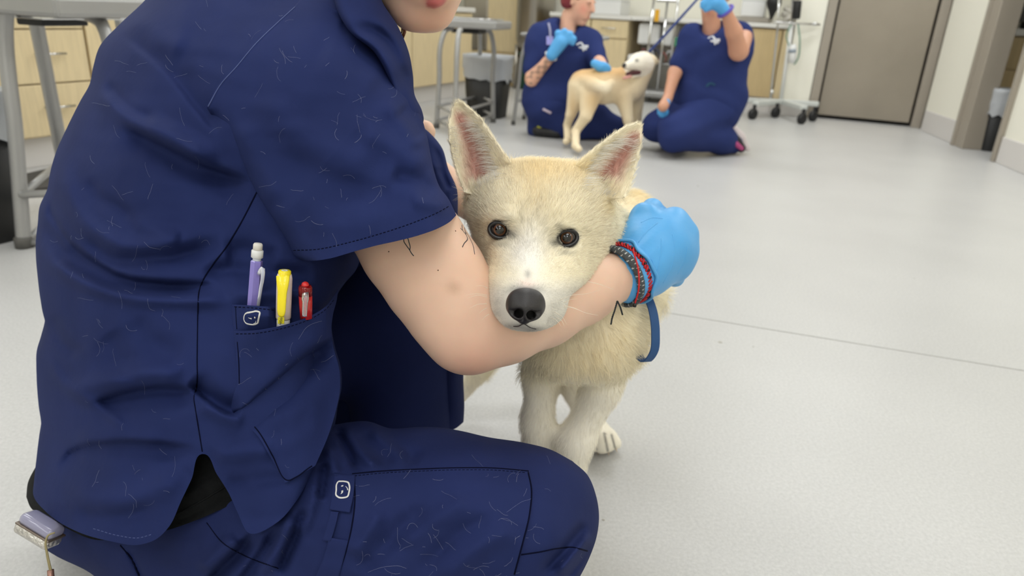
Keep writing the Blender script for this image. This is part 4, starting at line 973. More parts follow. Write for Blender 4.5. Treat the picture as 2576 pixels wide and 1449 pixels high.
def gw(P):
    q = (P-C0)@_f; x = 1288+FPX*((P-C0)@_r)/q; y = 724.5-FPX*((P-C0)@_u)/q
    k = np.exp(-((x-1600)/55)**2)
    return k*.0011*np.sin((x*.55+y*.35)*.16+2*np.sin(y*.03))*np.sin(y*.06+x*.02)+.0006*np.sin((x+y)*.05)
glove = sdf_obj('glove', GV, .0022, M_glove, person, None, 2, gw)
bv_gl = bvh_of(glove)
for P in ([(1628, 735), (1650, 690), (1662, 640), (1664, 600)], [(1668, 712), (1690, 670), (1697, 625), (1692, 590)], [(1606, 610), (1630, 580), (1655, 560)], [(1625, 640), (1640, 655), (1648, 690)], [(1612, 560), (1640, 548), (1668, 550)], [(1704, 690), (1722, 655), (1730, 620)]): surf_tube('crease', bv_gl, P, np.r_[.0002, .0009, .0011, .0009, .0002][[0, 1, 2, 3, 4]].mean(), M_glove, person, .45, 4.0, True, 6)
wax = (g_(1612, 664, .832)-g_(1562, 693, .815)); wax /= np.linalg.norm(wax)
wc = g_(1577, 689, .820)
def ring_pts(c, ax, ra, rb, n=72, wob=0):
    a = np.cross(ax, [0, 0, 1.0]); a /= np.linalg.norm(a); b = np.cross(a, ax)
    t = np.linspace(0, 2*np.pi, n); return c+np.outer(np.cos(t)*ra, a)+np.outer(np.sin(t)*rb, b), np.outer(np.cos(t), a)+np.outer(np.sin(t), b), t
P, Nn, t = ring_pts(g_(1584, 684, .8205), wax, .0385, .0395)
P = P+np.outer(.0022*np.sin(t*5)+.0015*np.sin(t*9+1), wax)
V_, F_ = sweep(P, .0019, 8, False); mesh_obj('glove_cuff', V_, F_, M_glove, person)
P, Nn, t = ring_pts(g_(1584, 684, .8205), wax, .0385, .0395); P2, _a, _b = ring_pts(g_(1600, 674, .829), wax, .034, .035)
mesh_obj('glove_cuff', np.vstack([P+np.outer(.002*np.sin(t*5), wax), P2]), [[i, i+1, 73+i-1+0, 72+i] if False else [i, i+1, 72+i+1, 72+i] for i in range(71)], M_glove, person)
# bracelets
M_gray = mat('braid_charcoal', S(74, 78, 80), .8); M_silver = mat('braid_silver', S(196, 198, 196), .7); M_red = mat('cord_red', S(196, 26, 34), .6); M_bead = mat('bead_black', S(14, 14, 15), .2)
def bracelet(c, ra, rb, label):
    return ring_pts(c, wax, ra, rb, 180)
P, Nn, t = ring_pts(g_(1557, 696, .812), wax, .0335, .0345, 240)
br = None
for i, (m_, ph) in enumerate(((M_gray, 0), (M_silver, 2.1), (M_gray, 4.2), (M_gray, 1.0))):
    k_ = 22; Q = P+np.outer(.0042*np.sin(t*k_+ph), wax)+Nn*(.0016*np.cos(2*(t*k_+ph))+.001)[:, None]
    V_, F_ = sweep(Q, .0017 if m_ is M_gray else .0014, 6, False)
    if br is None: br = mesh_obj('bracelet', V_, F_, m_, person); br['label'] = 'charcoal and silver braided bracelet'
    else: mesh_obj('strand', V_, F_, m_, br)
P, Nn, t = ring_pts(g_(1576, 687, .8185), wax, .034, .035, 200)
rb_ = None
for ph in (0, math.pi):
    Q = P+np.outer(.0022*np.sin(t*26+ph), wax)+Nn*(.0012*np.cos(t*26+ph)+.0012)[:, None]
    V_, F_ = sweep(Q, .0014, 6, False)
    if rb_ is None: rb_ = mesh_obj('bracelet', V_, F_, M_red, person); rb_['label'] = 'red knotted cord bracelet with black beads'
    else: mesh_obj('strand', V_, F_, M_red, rb_)
for i in range(6, 194, 7):
    MB().lathe(P[i]+Nn[i]*.0022-wax*.0016, wax, [(.0006, 0), (.0019, .0006), (.0019, .0026), (.0006, .0032)], 8).build('bead', M_bead, rb_, True)
Q = cr([g_(1592, 628, .782), g_(1606, 680, .772), g_(1607, 725, .775), g_(1597, 765, .785)], 24)
V_, F_ = sweep(Q, .0010, 6); sc_ = mesh_obj('cord', V_, F_, M_red, rb_)
MB().lathe(g_(1598, 762, .785), g_(1595, 774, .785)-g_(1598, 762, .785), [(.0012, 0), (.0022, .001), (.0022, .0042), (.0012, .005)], 8).build('cord_end', M_bead, rb_, True)
for pts in ([(1553, 757, .765), (1546, 782, .765), (1540, 800, .766), (1537, 816, .767)], [(1553, 757, .765), (1560, 772, .765), (1566, 792, .766)]):
    Q = cr([g_(*p) for p in pts], 40); tt_ = np.linspace(0, 40, 40)
    for ph in (0, math.pi):
        V_, F_ = sweep(Q+np.outer(.0005*np.sin(tt_+ph), _r)+np.outer(.0005*np.cos(tt_+ph), _f), .0006, 5); mesh_obj('cord', V_, F_, mat('cord_dark', S(28, 36, 38), .7), br)
# tattoos, moles on the arm
M_ink = mat('tattoo_ink', S(46, 52, 58), .6)
for P in ([(1017, 597), (1016, 606), (1022, 617), (1030, 628), (1036, 638), (1041, 644)], [(1017, 597), (1024, 598), (1029, 610), (1032, 622), (1031, 629)],
          [(1162, 566), (1164, 580), (1172, 590), (1176, 602), (1168, 612), (1163, 622)], [(1158, 574), (1164, 580)], [(1172, 584), (1182, 600), (1190, 618), (1194, 640)], [(1168, 572), (1172, 590)]):
    a, b = on_surf(bv_body, P, 2.0, True, .0001)
    if len(a) > 2: V_, F_ = sweep(a, .00045, 5, True, b, .3); mesh_obj('tattoo', V_, F_, M_ink, person)
for x, y in ((978, 633), (1146, 581), (1102, 680)):
    a, b = drop(bv_body, x, y)
    if a is not None: MB().lathe(a-b*.0002, b, [(.0007, 0), (.0006, .0004), (.0001, .0006)], 8).build('mole', mat('mole_brown', S(92, 58, 44), .6), person, True)
# loose dog hairs caught on the scrubs
M_lint = mat('loose_hair', S(172, 176, 194), .7)
def lint(nm, bv, poly, n, seed, ln=(6, 48), r=.00005, parent=None):
    g = np.random.default_rng(seed); mb = MB(); poly = np.asarray(poly, float); k = 0; tr_ = 0
    lo, hi = poly.min(0), poly.max(0)
    while k < n and tr_ < n*5:
        tr_ += 1; p = lo+g.random(2)*(hi-lo)
        ins = False; j = len(poly)-1
        for i in range(len(poly)):
            if (poly[i, 1] > p[1]) != (poly[j, 1] > p[1]) and p[0] < (poly[j, 0]-poly[i, 0])*(p[1]-poly[i, 1])/(poly[j, 1]-poly[i, 1])+poly[i, 0]: ins = not ins
            j = i
        if not ins: continue
        L = g.uniform(*ln)*(2.2 if g.random() < .06 else 1); a = g.uniform(0, 6.28); c = g.normal(0, .4); P = [p]
        for s in range(5):
            a += c*.5+g.normal(0, .2); P.append(P[-1]+L/5*np.array([math.cos(a), math.sin(a)]))
        q, b = on_surf(bv, P, 4.0, True, .0003)
        if len(q) < 3 or np.abs(np.diff(q, axis=0)).max() > .02: continue
        V_, F_ = sweep(q, r*g.uniform(.6, 1.3), 3, False, b); mb.add(V_, F_); k += 1
    o = mb.build(nm, M_lint, parent or person, True); o['kind'] = 'stuff'; o['label'] = 'pale dog hairs stuck to the navy cloth'; return o
lint('loose_hair', bv_top, [(370, 10), (740, 10), (560, 230), (620, 470), (480, 720), (480, 1100), (390, 1340), (110, 1200), (110, 600), (260, 150)], 85, 1)
lint('loose_hair', bv_slv, [(760, 20), (900, 80), (1050, 300), (1120, 520), (780, 640), (560, 300)], 60, 2)
lint('loose_hair', bv_pt, [(850, 1100), (1380, 1150), (1490, 1260), (1470, 1440), (500, 1440), (640, 1360), (800, 1200)], 40, 3)
lint('loose_hair', bv_cg, [(890, 1195), (1330, 1190), (1330, 1300), (1290, 1449), (850, 1449)], 60, 4)
lint('loose_hair', bv_pk, [(600, 850), (830, 800), (840, 1000), (720, 1200), (610, 1040)], 20, 5)

# ------------------------------------------------------------------ pens in the pocket
def axis_(p, q): a = np.asarray(q)-np.asarray(p); return a/np.linalg.norm(a), float(np.linalg.norm(a))
pd_ = .640
p0, p1 = P_(635, 795, pd_+.010), P_(646, 655, pd_-.004)
ax, ln = axis_(p0, p1); k = mpp(p0)
t = empty('mechanical_pencil', p0); tag(t, 'lavender mechanical pencil with white eraser in the scrub pocket', 'pencil')
MB().lathe(p0, ax, [(14.5*k, 0), (14.5*k, ln*.985), (12*k, ln)], 6).build('barrel', mat('lavender_plastic', S(140, 128, 204), .3, coat=.3), t)
MB().lathe(p1, ax, [(10*k, -.002), (10*k, 8*k)], 18).build('collar', mat('frosted_plastic', S(200, 205, 214), .3), t, True)
MB().lathe(p1+ax*6*k, ax, [(11*k, 0), (14.2*k, 2*k), (14.2*k, 19*k), (11.5*k, 21*k)], 20).build('eraser_holder', M_white, t, True)
MB().lathe(p1+ax*26*k, ax, [(11.2*k, 0), (11.2*k, 14*k), (9.5*k, 17*k)], 20).build('eraser', mat('eraser_rubber', S(222, 216, 206), .8), t, True)
side = np.cross(ax, _f); side /= np.linalg.norm(side)
side = side if side@_r > 0 else -side
cl = MB(); 
pts = [P_(650, 690, pd_-.006), P_(660, 676, pd_-.011), P_(661, 694, pd_-.013), P_(656, 725, pd_-.009), P_(649, 772, pd_+.002)]
V_, F_ = sweep(cr(pts, 20), np.interp(np.linspace(0, 1, 20), [0, .2, .35, 1], [5*k, 6.5*k, 4.6*k, 4.2*k]), 8, True, [-_f]*20, .5); mesh_obj('clip', V_, F_, mat('clear_clip', S(205, 208, 222), .15, trans=.4), t)
p0, p1 = P_(712, 830, pd_+.004), P_(716, 690, pd_-.010); ax, ln = axis_(p0, p1); k = mpp(p0)
t = empty('highlighter', p0); tag(t, 'yellow capped highlighter pen in the middle of the scrub pocket', 'marker')
M_yel = mat('highlighter_yellow', S(250, 228, 24), .35, coat=.3)
cfrac = .21
MB().lathe(p0, ax, [(16*k, 0), (16*k, ln*cfrac)], 24).build('barrel', M_white, t, True)
cp = MB().lathe(p0+ax*ln*cfrac, ax, [(17*k, 0), (18.4*k, 3*k), (18.8*k, ln*.72), (17*k, ln*.79)], 24).build('cap', mat('cap_pale', S(232, 214, 206), .35), t, True)
MB().lathe(p1-ax*4*k, ax, [(18.6*k, -16*k), (17.6*k, 0), (15.2*k, 2*k), (15.2*k, 12*k), (13.2*k, 14*k)], 26).build('cap_top', M_yel, t, True)
MB().lathe(p1+ax*9*k, ax, [(8*k, 0), (8*k, 1.4*k), (4.5*k, 1.6*k), (4.2*k, 1.0*k)], 18).build('cap_dot', M_white, t, True)
pts = [P_(712, 694, pd_-.017), P_(711, 720, pd_-.019), P_(709, 750, pd_-.018), P_(708, 775, pd_-.016), P_(707, 797, pd_-.013)]
V_, F_ = sweep(cr(pts, 24), np.interp(np.linspace(0, 1, 24), [0, .12, .4, .85, .97, 1], [17*k, 16*k, 11.5*k, 10.5*k, 8*k, 4*k]), 12, True, [-_f]*24, .38); mesh_obj('clip', V_, F_, M_yel, t)
lb = P_(707, 806, pd_-.0095)
MB().box(lb, ax*9*k, _r*8*k, -_f*.0003, .0004).build('barrel_label', mat('label_yellow', S(226, 214, 40), .5), t)
tx = bpy.data.curves.new('lettering', 'FONT'); tx.body = 'HIGH'; tx.size = 9.5*k; tx.align_x = 'CENTER'; tx.align_y = 'CENTER'; tx.extrude = .0001
to = bpy.data.objects.new('lettering', tx); COL.objects.link(to)
z_ = -_f; x_ = -ax; y_ = np.cross(z_, x_); lp = lb-_f*.0006
to.matrix_world = Matrix(((x_[0], y_[0], z_[0], lp[0]), (x_[1], y_[1], z_[1], lp[1]), (x_[2], y_[2], z_[2], lp[2]), (0, 0, 0, 1)))
tx.materials.append(M_black); bpy.context.view_layer.update()
_me = bpy.data.meshes.new_from_object(to.evaluated_get(bpy.context.evaluated_depsgraph_get())); _mw = to.matrix_world.copy(); bpy.data.objects.remove(to); _me.transform(_mw)
to = bpy.data.objects.new('lettering', _me); link(to, t)
p0, p1 = P_(770, 800, pd_+.004), P_(768, 722, pd_-.004); ax, ln = axis_(p0, p1); k = mpp(p0)
t = empty('ballpoint_pen', p0); tag(t, 'red click pen with clear clip at the right of the scrub pocket', 'pen')
M_redp = mat('red_plastic', S(196, 40, 40), .25, coat=.4); M_redt = mat('red_clear', S(170, 22, 28), .15, trans=.5)
MB().lathe(p0, ax, [(15.5*k, 0), (16.5*k, ln*.75)], 22).build('barrel', M_redp, t, True)
MB().lathe(p0+ax*ln*.72, ax, [(16.6*k, 0), (16.8*k, ln*.26), (14*k, ln*.33)], 22).build('collar', M_redt, t, True)
MB().lathe(p1-ax*3*k, ax, [(10*k, 0), (9.5*k, 9*k), (7.5*k, 14*k), (3*k, 16.5*k)], 18).build('push_button', mat('red_button', S(218, 50, 48), .35), t, True)
pts = [P_(768, 738, pd_-.011), P_(768, 748, pd_-.014), P_(767, 770, pd_-.013), P_(766, 796, pd_-.011)]
V_, F_ = sweep(cr(pts, 20), np.interp(np.linspace(0, 1, 20), [0, .3, .4, 1], [9*k, 9*k, 7*k, 6*k]), 8, True, [-_f]*20, .5); mesh_obj('clip', V_, F_, mat('clear_plastic', S(236, 238, 240), .06, trans=.85, ior=1.45), t)
# ------------------------------------------------------------------ badge reel clipped at the back of the waist
b0 = P_(104, 1326, .725); t = empty('badge_reel', b0); tag(t, 'clear and silver badge reel clipped to the waist at lower left', 'badge reel')
axl = P_(150, 1355, .72)-P_(62, 1302, .73); axl /= np.linalg.norm(axl); upv = np.cross(axl, np.cross(_u, axl)); upv /= np.linalg.norm(upv); dp = np.cross(axl, upv)
MB().box(b0+upv*.003, axl*.0215, upv*.006, dp*.010, .0045).build('housing', mat('lavender_clear', S(178, 176, 204), .2, trans=.35, coat=.4), t, True)
MB().box(b0-upv*.0075-axl*.001, axl*.022, upv*.006, dp*.0105, .0035).build('base', mat('crinkled_silver', S(214, 210, 204), .3, .8, bump=(240, .8, .004)), t, True)
MB().box(b0-upv*.0025, axl*.0223, upv*.0011, dp*.0108, .001).build('band', mat('bronze_band', S(120, 108, 98), .35, .6), t, True)
Q = cr([P_(138, 1340, .703), P_(122, 1346, .700), P_(115, 1362, .70), P_(118, 1392, .70), P_(124, 1422, .70), P_(128, 1440, .70)], 30)
for dx in (-.0006, .0009): V_, F_ = sweep(Q+_r*dx*np.linspace(.2, 1, 30)[:, None], .0008, 6); mesh_obj('cord', V_, F_, mat('cord_olive', S(146, 134, 96), .6), t)
MB().lathe(P_(127, 1434, .70), P_(130, 1475, .70)-P_(127, 1434, .70), [(.0030, 0), (.0030, .016), (.002, .017)], 14).build('ferrule', mat('copper_ferrule', S(150, 112, 98), .35, .6), t, True)
# ------------------------------------------------------------------ the white dog in front
def dog_cone(a, b, k=.03): return cone(P_(*a[:3]), P_(*b[:3]), r_(a[3], a[2]), r_(b[3], b[2]), k)
DGB = [dog_cone((1370, 560, .815, 120), (1450, 650, .88, 135)), dog_cone((1450, 650, .88, 135), (1470, 790, .90, 128), .05),
       dog_cone((1470, 790, .90, 128), (1510, 690, 1.05, 112), .05), dog_cone((1510, 690, 1.05, 112), (1566, 575, 1.18, 96), .05),
       dog_cone((1510, 845, .885, 92), (1410, 860, .885, 84), .05),
       # haunch and hind legs
       dog_cone((1585, 630, 1.17, 82), (1612, 735, 1.12, 58), .03), dog_cone((1612, 735, 1.12, 58), (1470, 900, 1.22, 40), .03), dog_cone((1470, 900, 1.22, 40), (1448, 985, 1.33, 26), .02), dog_cone((1448, 985, 1.33, 26), (1486, 1092, 1.30, 24), .02),
       dog_cone((1486, 1092, 1.30, 26), (1516, 1112, 1.27, 30), .015),
       dog_cone((1500, 640, 1.20, 80), (1420, 850, 1.25, 42), .03), dog_cone((1420, 850, 1.25, 42), (1380, 960, 1.33, 22), .02), dog_cone((1380, 960, 1.33, 22), (1372, 1110, 1.33, 20), .02),
       # tail
       dog_cone((1500, 640, 1.27, 30), (1330, 800, 1.36, 30), .02), dog_cone((1330, 800, 1.36, 30), (1205, 930, 1.38, 26), .02), dog_cone((1205, 930, 1.38, 26), (1150, 1020, 1.37, 10), .02),
       # front legs
       dog_cone((1382, 850, .905, 60), (1356, 940, .93, 42), .02), dog_cone((1356, 940, .93, 40), (1352, 1060, .955, 34), .015)]
pawL = np.array([P_(1352, 1060, .955)[0], P_(1352, 1060, .955)[1]-.005, .018]); DGB += [cone(P_(1352, 1060, .955), pawL+[0, 0, .03], r_(37, .955), .019, .02), cone(pawL, pawL+[0, -.022, -.002], .021, .019, .01)]
DGB += [dog_cone((1545, 860, .92, 66), (1512, 975, .925, 48), .02), dog_cone((1512, 975, .925, 47), (1448, 1110, .945, 38), .015)]
pw = P_(1425, 1165, .955); pawR = np.array([pw[0]-.012, pw[1], .018]); DGB += [cone(P_(1448, 1110, .945), pawR+[.004, 0, .03], r_(42, .945), .020, .02), cone(pawR, pawR+[-.005, -.022, -.002], .021, .019, .01)]
hp = F(1510, 1122); hp[2] = .022   # hind paw and its toes
DGB += [cone(hp+[-.026, .024, .014], hp, .026, .024, .012)]
TOES = ((-.024, -.014), (-.008, -.024), (.010, -.024), (.025, -.013))
for dx, dy in TOES: DGB.append(cone(hp+[dx*.6, dy*.4, .004], hp+[dx, dy, -.006], .0140, .0125, .0015))
h2 = F(1368, 1150); DGB += [cone(P_(1368, 1110, 1.33), np.array([h2[0], h2[1]-.02, .018]), .018, .019, .02)]
DGB.append(('plane', np.array([0, 0, .001]), np.array([0, 0, 1.0]), .002))
dV, dF = sdf_mesh(DGB, .0045); dV = relax(dV, dF, 2)
tmp = [mesh_obj('tmp_body', dV, dF)]
# head
HD = rbf([(1320, 745, .592), (1320, 770, .590), (1318, 805, .602), (1318, 832, .622), (1240, 765, .640), (1412, 772, .642), (1266, 750, .618), (1384, 756, .620), (1265, 800, .632), (1385, 808, .634),
          (1325, 700, .614), (1332, 650, .646), (1338, 610, .670), (1342, 575, .684), (1270, 690, .647), (1388, 697, .648), (1236, 690, .668), (1438, 702, .680),
          (1255, 577, .699), (1427, 597, .703), (1286, 592, .696), (1397, 604, .698), (1250, 620, .690), (1440, 640, .696), (1345, 530, .690), (1350, 470, .702), (1362, 418, .728), (1270, 537, .690), (1425, 553, .694),
          (1208, 600, .732), (1212, 655, .722), (1470, 650, .715), (1515, 630, .748), (1188, 520, .745), (1525, 545, .758), (1225, 455, .748), (1495, 470, .752), (1290, 425, .735), (1430, 428, .738)], .0003)
hl = [(1330, 404), (1278, 412), (1232, 440), (1184, 474), (1176, 520), (1188, 570), (1198, 610), (1205, 650), (1208, 690), (1219, 720), (1225, 750), (1230, 780), (1246, 802), (1268, 820), (1292, 829), (1314, 832)]
hr = [(1390, 406), (1452, 416), (1496, 440), (1522, 475), (1536, 520), (1538, 570), (1532, 610), (1520, 650), (1498, 690), (1466, 720), (1432, 748), (1424, 780), (1414, 800), (1392, 818), (1364, 829), (1336, 833)]
G, u, v = coons(hl, hr, [hl[0], hr[0]], [hl[-1], hr[-1]], 90, 110, dv=.3)
eyes = [(1256, 579, .7005), (1427, 599, .7035)]
def hdisp(x, y):
    h = np.zeros(x.shape)
    for ex, ey, _d in eyes:
        r2 = ((x-ex)/25)**2+((y-ey)/23)**2; h -= .007*np.exp(-r2**2); h += .0042*np.exp(-(((x-ex)/46)**2+((y-ey+31)/13)**2))
    h -= .004*np.exp(-((x-1346)/26)**2-((y-470)/70)**2)      # furrow of the forehead
    h -= .010*np.exp(-((x-1322)/36)**2-((y-776)/30)**2)      # seat of the nose
    h -= .0025*np.exp(-((x-1316)/6)**2-((y-822)/10)**2)
    return h
tmp.append(shell('tmp_head', G, u, v, HD, .055, (.3, .3, .12, .1), .055, None, None, hdisp, n=2.3, closed=(1, 1, 1, 1)))
earL_o = [(1166, 486), (1150, 440), (1138, 400), (1128, 350), (1128, 305), (1137, 270), (1150, 250)]
earL_i = [(1288, 408), (1272, 385), (1248, 354), (1226, 318), (1200, 286), (1174, 264), (1154, 250)]
earR_i = [(1444, 412), (1475, 388), (1512, 358), (1552, 330), (1584, 311), (1604, 307), (1611, 310)]
earR_o = [(1574, 500), (1588, 466), (1600, 420), (1611, 375), (1615, 340), (1615, 318), (1613, 311)]
eLd = rbf([(1150, 250, .800), (1128, 340, .785), (1166, 486, .775), (1288, 408, .752), (1226, 318, .785), (1205, 400, .792), (1235, 455, .772)], .001)
eRd = rbf([(1612, 310, .805), (1615, 340, .800), (1574, 500, .785), (1444, 412, .757), (1552, 330, .788), (1545, 420, .798), (1500, 480, .778)], .001)
Gl, ul, vl = coons(earL_o[::-1], earL_i[::-1], [earL_o[-1], earL_i[-1]], [(1166, 486), (1195, 490), (1240, 462), (1288, 408)], 50, 70)
Gr, ur, vr = coons(earR_i[::-1], earR_o[::-1], [earR_i[-1], earR_o[-1]], [(1444, 412), (1480, 470), (1530, 500), (1574, 500)], 50, 70)
for G_, u_, v_, D_ in ((Gl, ul, vl, eLd), (Gr, ur, vr, eRd)):
    gd = prof(u_, .45, 1.8)[None]*prof(1-u_, .45, 1.8)[None]*prof(v_, .3, 1.8)[:, None]
    tmp.append(sheet('tmp_ear', G_, D_, .0078, None, None, lambda x, y, gd=gd: .017*(1-gd)))
# one continuous skin: join and re-surface
Vs = []; Fs = []; n0 = 0
for o in tmp:
    Vs += [v.co[:] for v in o.data.vertices]; Fs += [[i+n0 for i in p.vertices] for p in o.data.polygons]; n0 = len(Vs)
for o in tmp: bpy.data.objects.remove(o)
src_ = mesh_obj('tmp_dog', np.array(Vs), Fs)
md = src_.modifiers.new('r', 'REMESH'); md.mode = 'VOXEL'; md.voxel_size = .0024
ms = src_.modifiers.new('s', 'SMOOTH'); ms.iterations = 10; ms.factor = .5
dg = bpy.context.evaluated_depsgraph_get(); me_ = bpy.data.meshes.new_from_object(src_.evaluated_get(dg)); bpy.data.objects.remove(src_)
DV = np.empty(len(me_.vertices)*3); me_.vertices.foreach_get('co', DV); DV = DV.reshape(-1, 3)
DFc = [list(p.vertices) for p in me_.polygons]; DN = np.empty(len(me_.vertices)*3); me_.vertices.foreach_get('normal', DN); DN = DN.reshape(-1, 3)
def pxd(P):
    q = (P-C0)@_f; return 1288+FPX*((P-C0)@_r)/q, 724.5-FPX*((P-C0)@_u)/q, q
def inpoly(x, y, P):
    r = np.zeros(x.shape, bool); j = len(P)-1
    for i in range(len(P)):
        xi, yi = P[i]; xj, yj = P[j]
        r ^= ((yi > y) != (yj > y)) & (x < (xj-xi)*(y-yi)/(yj-yi+1e-9)+xi); j = i
    return r
polyL = earL_o+earL_i[::-1]; polyR = earR_i+earR_o[::-1]
growL = [(1182, 490), (1140, 460), (1110, 300), (1140, 225), (1230, 290), (1300, 400)]; growR = [(1432, 405), (1560, 300), (1625, 285), (1640, 350), (1590, 510), (1530, 505)]
WHITE = np.array(S(238, 233, 222)[:3]); CREAM = np.array(S(252, 242, 215)[:3]); TAN = np.array(S(248, 226, 176)[:3]); DARK = np.array(S(62, 58, 55)[:3]); PINK = np.array(S(196, 136, 124)[:3]); LEG = np.array(S(251, 245, 232)[:3])
def mixc(c, w, t): return c*(1-w[:, None])+t*w[:, None]
def gs(x, y, cx, cy, rx, ry): return np.exp(-((x-cx)/rx)**2-((y-cy)/ry)**2)
def dog_col(P, N):
    x, y, q = pxd(P); c = np.tile(CREAM, (len(P), 1))
    head = (q < .80) & (y < 860)
    h = head.astype(float)
    c = mixc(c, h*np.clip(gs(x, y, 1365, 425, 95, 45)*.8+gs(x, y, 1345, 500, 40, 50)*.35+gs(x, y, 1530, 520, 30, 30)*.7+gs(x, y, 1470, 430, 40, 40)*.5, 0, .85), TAN)
    c = mixc(c, h*np.clip(gs(x, y, 1335, 630, 46, 80)+np.clip((y-690)/50, 0, 1)+gs(x, y, 1290, 640, 40, 40)*.4, 0, 1), WHITE)
    for (ex, ey, _d), s in zip(eyes, (1, -1)):
        r = np.hypot((x-ex)/29, (y-ey)/26); c = mixc(c, h*np.clip(1.3-np.abs(r-.82)*4.5, 0, .95)*(r < 1.1), DARK*.5)
        c = mixc(c, h*.75*gs(x, y, ex+s*32, ey+14, 13, 11), DARK); c = mixc(c, h*.45*gs(x, y, ex+s*22, ey-26, 12, 10), DARK); c = mixc(c, h*.35*gs(x, y, ex+s*6, ey+38, 22, 8), DARK)
    c = mixc(c, h*np.clip(gs(x, y, 1322, 732, 34, 13)*1.3, 0, .85), np.array(S(92, 92, 92)[:3]))
    c = mixc(c, h*.6*gs(x, y, 1328, 690, 9, 12), np.array(S(120, 118, 118)[:3])); c = mixc(c, h*.55*gs(x, y, 1328, 712, 20, 10), np.array(S(232, 200, 188)[:3]))
    c = mixc(c, h*np.clip(gs(x, y, 1300, 820, 30, 9)+gs(x, y, 1338, 828, 28, 7), 0, 1)*.62, np.array(S(98, 92, 92)[:3]))
    for cx in ((1250, 760), (1250, 785), (1395, 770), (1385, 800)): c = mixc(c, h*.18*gs(x, y, cx[0], cx[1], 14, 10), np.array(S(130, 128, 124)[:3]))
    c = mixc(c, h*(np.hypot((x-1322)/43, (y-772)/36) < 1), DARK*.15)
    # ears: pink skin in the shell
    ear = (inpoly(x, y, polyL) | inpoly(x, y, polyR)) & (y < 500)
    front = (N@_f) < .15
    for (P0, Pm, P1), sgn in ((((1160, 300), (1190, 370), (1210, 455)), 1), (((1592, 350), (1545, 420), (1510, 475)), -1)):
        d, t, s = segdist(x, y, [P0, Pm, P1]); c = mixc(c, (ear & front)*np.clip(1.15-d/(22+22*t), 0, .9), PINK)
    # body
    b = ~head & ~ear
    c = mixc(c, b*np.clip((520-y)/60+.2, 0, .9)*(q > .95)*(x > 1540), TAN)
    c = mixc(c, b*np.clip((gs(x, y, 1480, 900, 100, 50)*.45+gs(x, y, 1560, 840, 60, 60)*.3), 0, .5), TAN)
    c = mixc(c, b*np.clip((y-940)/60, 0, 1)*.8, LEG)
    for ln_ in ([(1494, 1098), (1500, 1130)], [(1520, 1090), (1529, 1134)], [(1538, 1094), (1547, 1126)]):
        dd, tt, ss = segdist(x, y, ln_); c = mixc(c, b*(q > 1.15)*.75*np.exp(-(dd/3.0)**2), DARK)  # shade of the gaps between the toes, painted into the colour
    return c
dog = mesh_obj('dog', DV, DFc, mat('dog_skin', (.8, .7, .5, 1), .8, attr='col'), None, True, dog_col(DV, DN))
tag(dog, 'young white and cream dog with pricked ears looking at the camera', 'dog')
# eyes
for i, (ex, ey, ed) in enumerate(eyes):
    R_ = .0115; cp_ = P_(ex+(1 if i == 0 else -1), ey-1, ed+.0086); gz = C0-cp_; gz /= np.linalg.norm(gz)
    ang = [0, .08, .16, .28, .335, .36, .41, .47, .53, .57, .595, .63, .70, .85, 1.05, 1.3, 1.6, 2.0]
    colr = {0: S(8, 7, 8), 5: S(52, 32, 21), 6: S(84, 52, 30), 7: S(92, 58, 34), 8: S(64, 40, 26), 9: S(26, 19, 15), 10: S(14, 11, 11), 12: S(34, 28, 26), 13: S(22, 18, 17)}
    a1 = np.cross(gz, [0, 0, 1.0]); a1 /= np.linalg.norm(a1); a2 = np.cross(a1, gz); Vv = []; Cc = []; cc_ = None
    for j, a in enumerate(ang):
        cc_ = colr.get(j, cc_)
        bul = 1+.07*math.exp(-(a/.5)**2)
        for k in range(40):
            t = 2*math.pi*k/40; Vv.append(cp_+R_*bul*(gz*math.cos(a)+math.sin(a)*(math.cos(t)*a1+math.sin(t)*a2))); Cc.append(cc_[:3])
    Fc = [[j*40+k, j*40+(k+1) % 40, (j+1)*40+(k+1) % 40, (j+1)*40+k] for j in range(len(ang)-1) for k in range(40)]
    ey_o = mesh_obj('eye', np.array(Vv), [f[::-1] for f in Fc], mat('dog_eye', (.1, .06, .03, 1), .1, attr='col', coat=.5), dog, True, np.array(Cc))
    t = np.linspace(0, 2*np.pi, 48)
    th = math.radians(13 if i == 0 else -13); lid = []
    for a in t:
        lx, ly = 25.5*math.cos(a), (19.5 if math.sin(a) > 0 else 18.5)*math.sin(a); dx, dy = lx*math.cos(th)-ly*math.sin(th), lx*math.sin(th)+ly*math.cos(th)
        lid.append(P_(ex+dx, ey+dy, ed-.0010+.0026*abs(math.cos(a))**2))
    V_, F_ = sweep(np.array(lid), .0021, 10, False); mesh_obj('eyelid', V_, F_, mat('eyelid_black', S(22, 20, 20), .3), dog)
# nose
NS = [cone(P_(1303, 756, .6035), P_(1342, 757, .6035), .0092, .0092, .006), cone(P_(1322, 752, .601), P_(1321, 772, .5975), .0075, .0085, .008), cone(P_(1303, 781, .6005), P_(1297, 773, .606), .0078, .0078, .006), cone(P_(1341, 783, .6005), P_(1347, 775, .606), .0078, .0078, .006), cone(P_(1320, 784, .5985), P_(1318, 801, .605), .0066, .0050, .006),
      ('sc', P_(1306, 789, .586), P_(1305, 788, .604), .0040, .0036, .002), ('sc', P_(1304, 788, .588), P_(1288, 786, .5955), .0034, .0022, .003), ('sc', P_(1335, 793, .586), P_(1336, 792, .604), .0040, .0036, .002), ('sc', P_(1337, 793, .588), P_(1355, 788, .5955), .0034, .0022, .003),
      ('sc', P_(1320, 786, .5882), P_(1317, 815, .600), .0008, .0012, .0015)]
sdf_obj('nose', NS, .0008, mat('nose_leather', S(44, 41, 41), .42, bump=(900, .35, .0008), spec=.45), dog, None, 1)
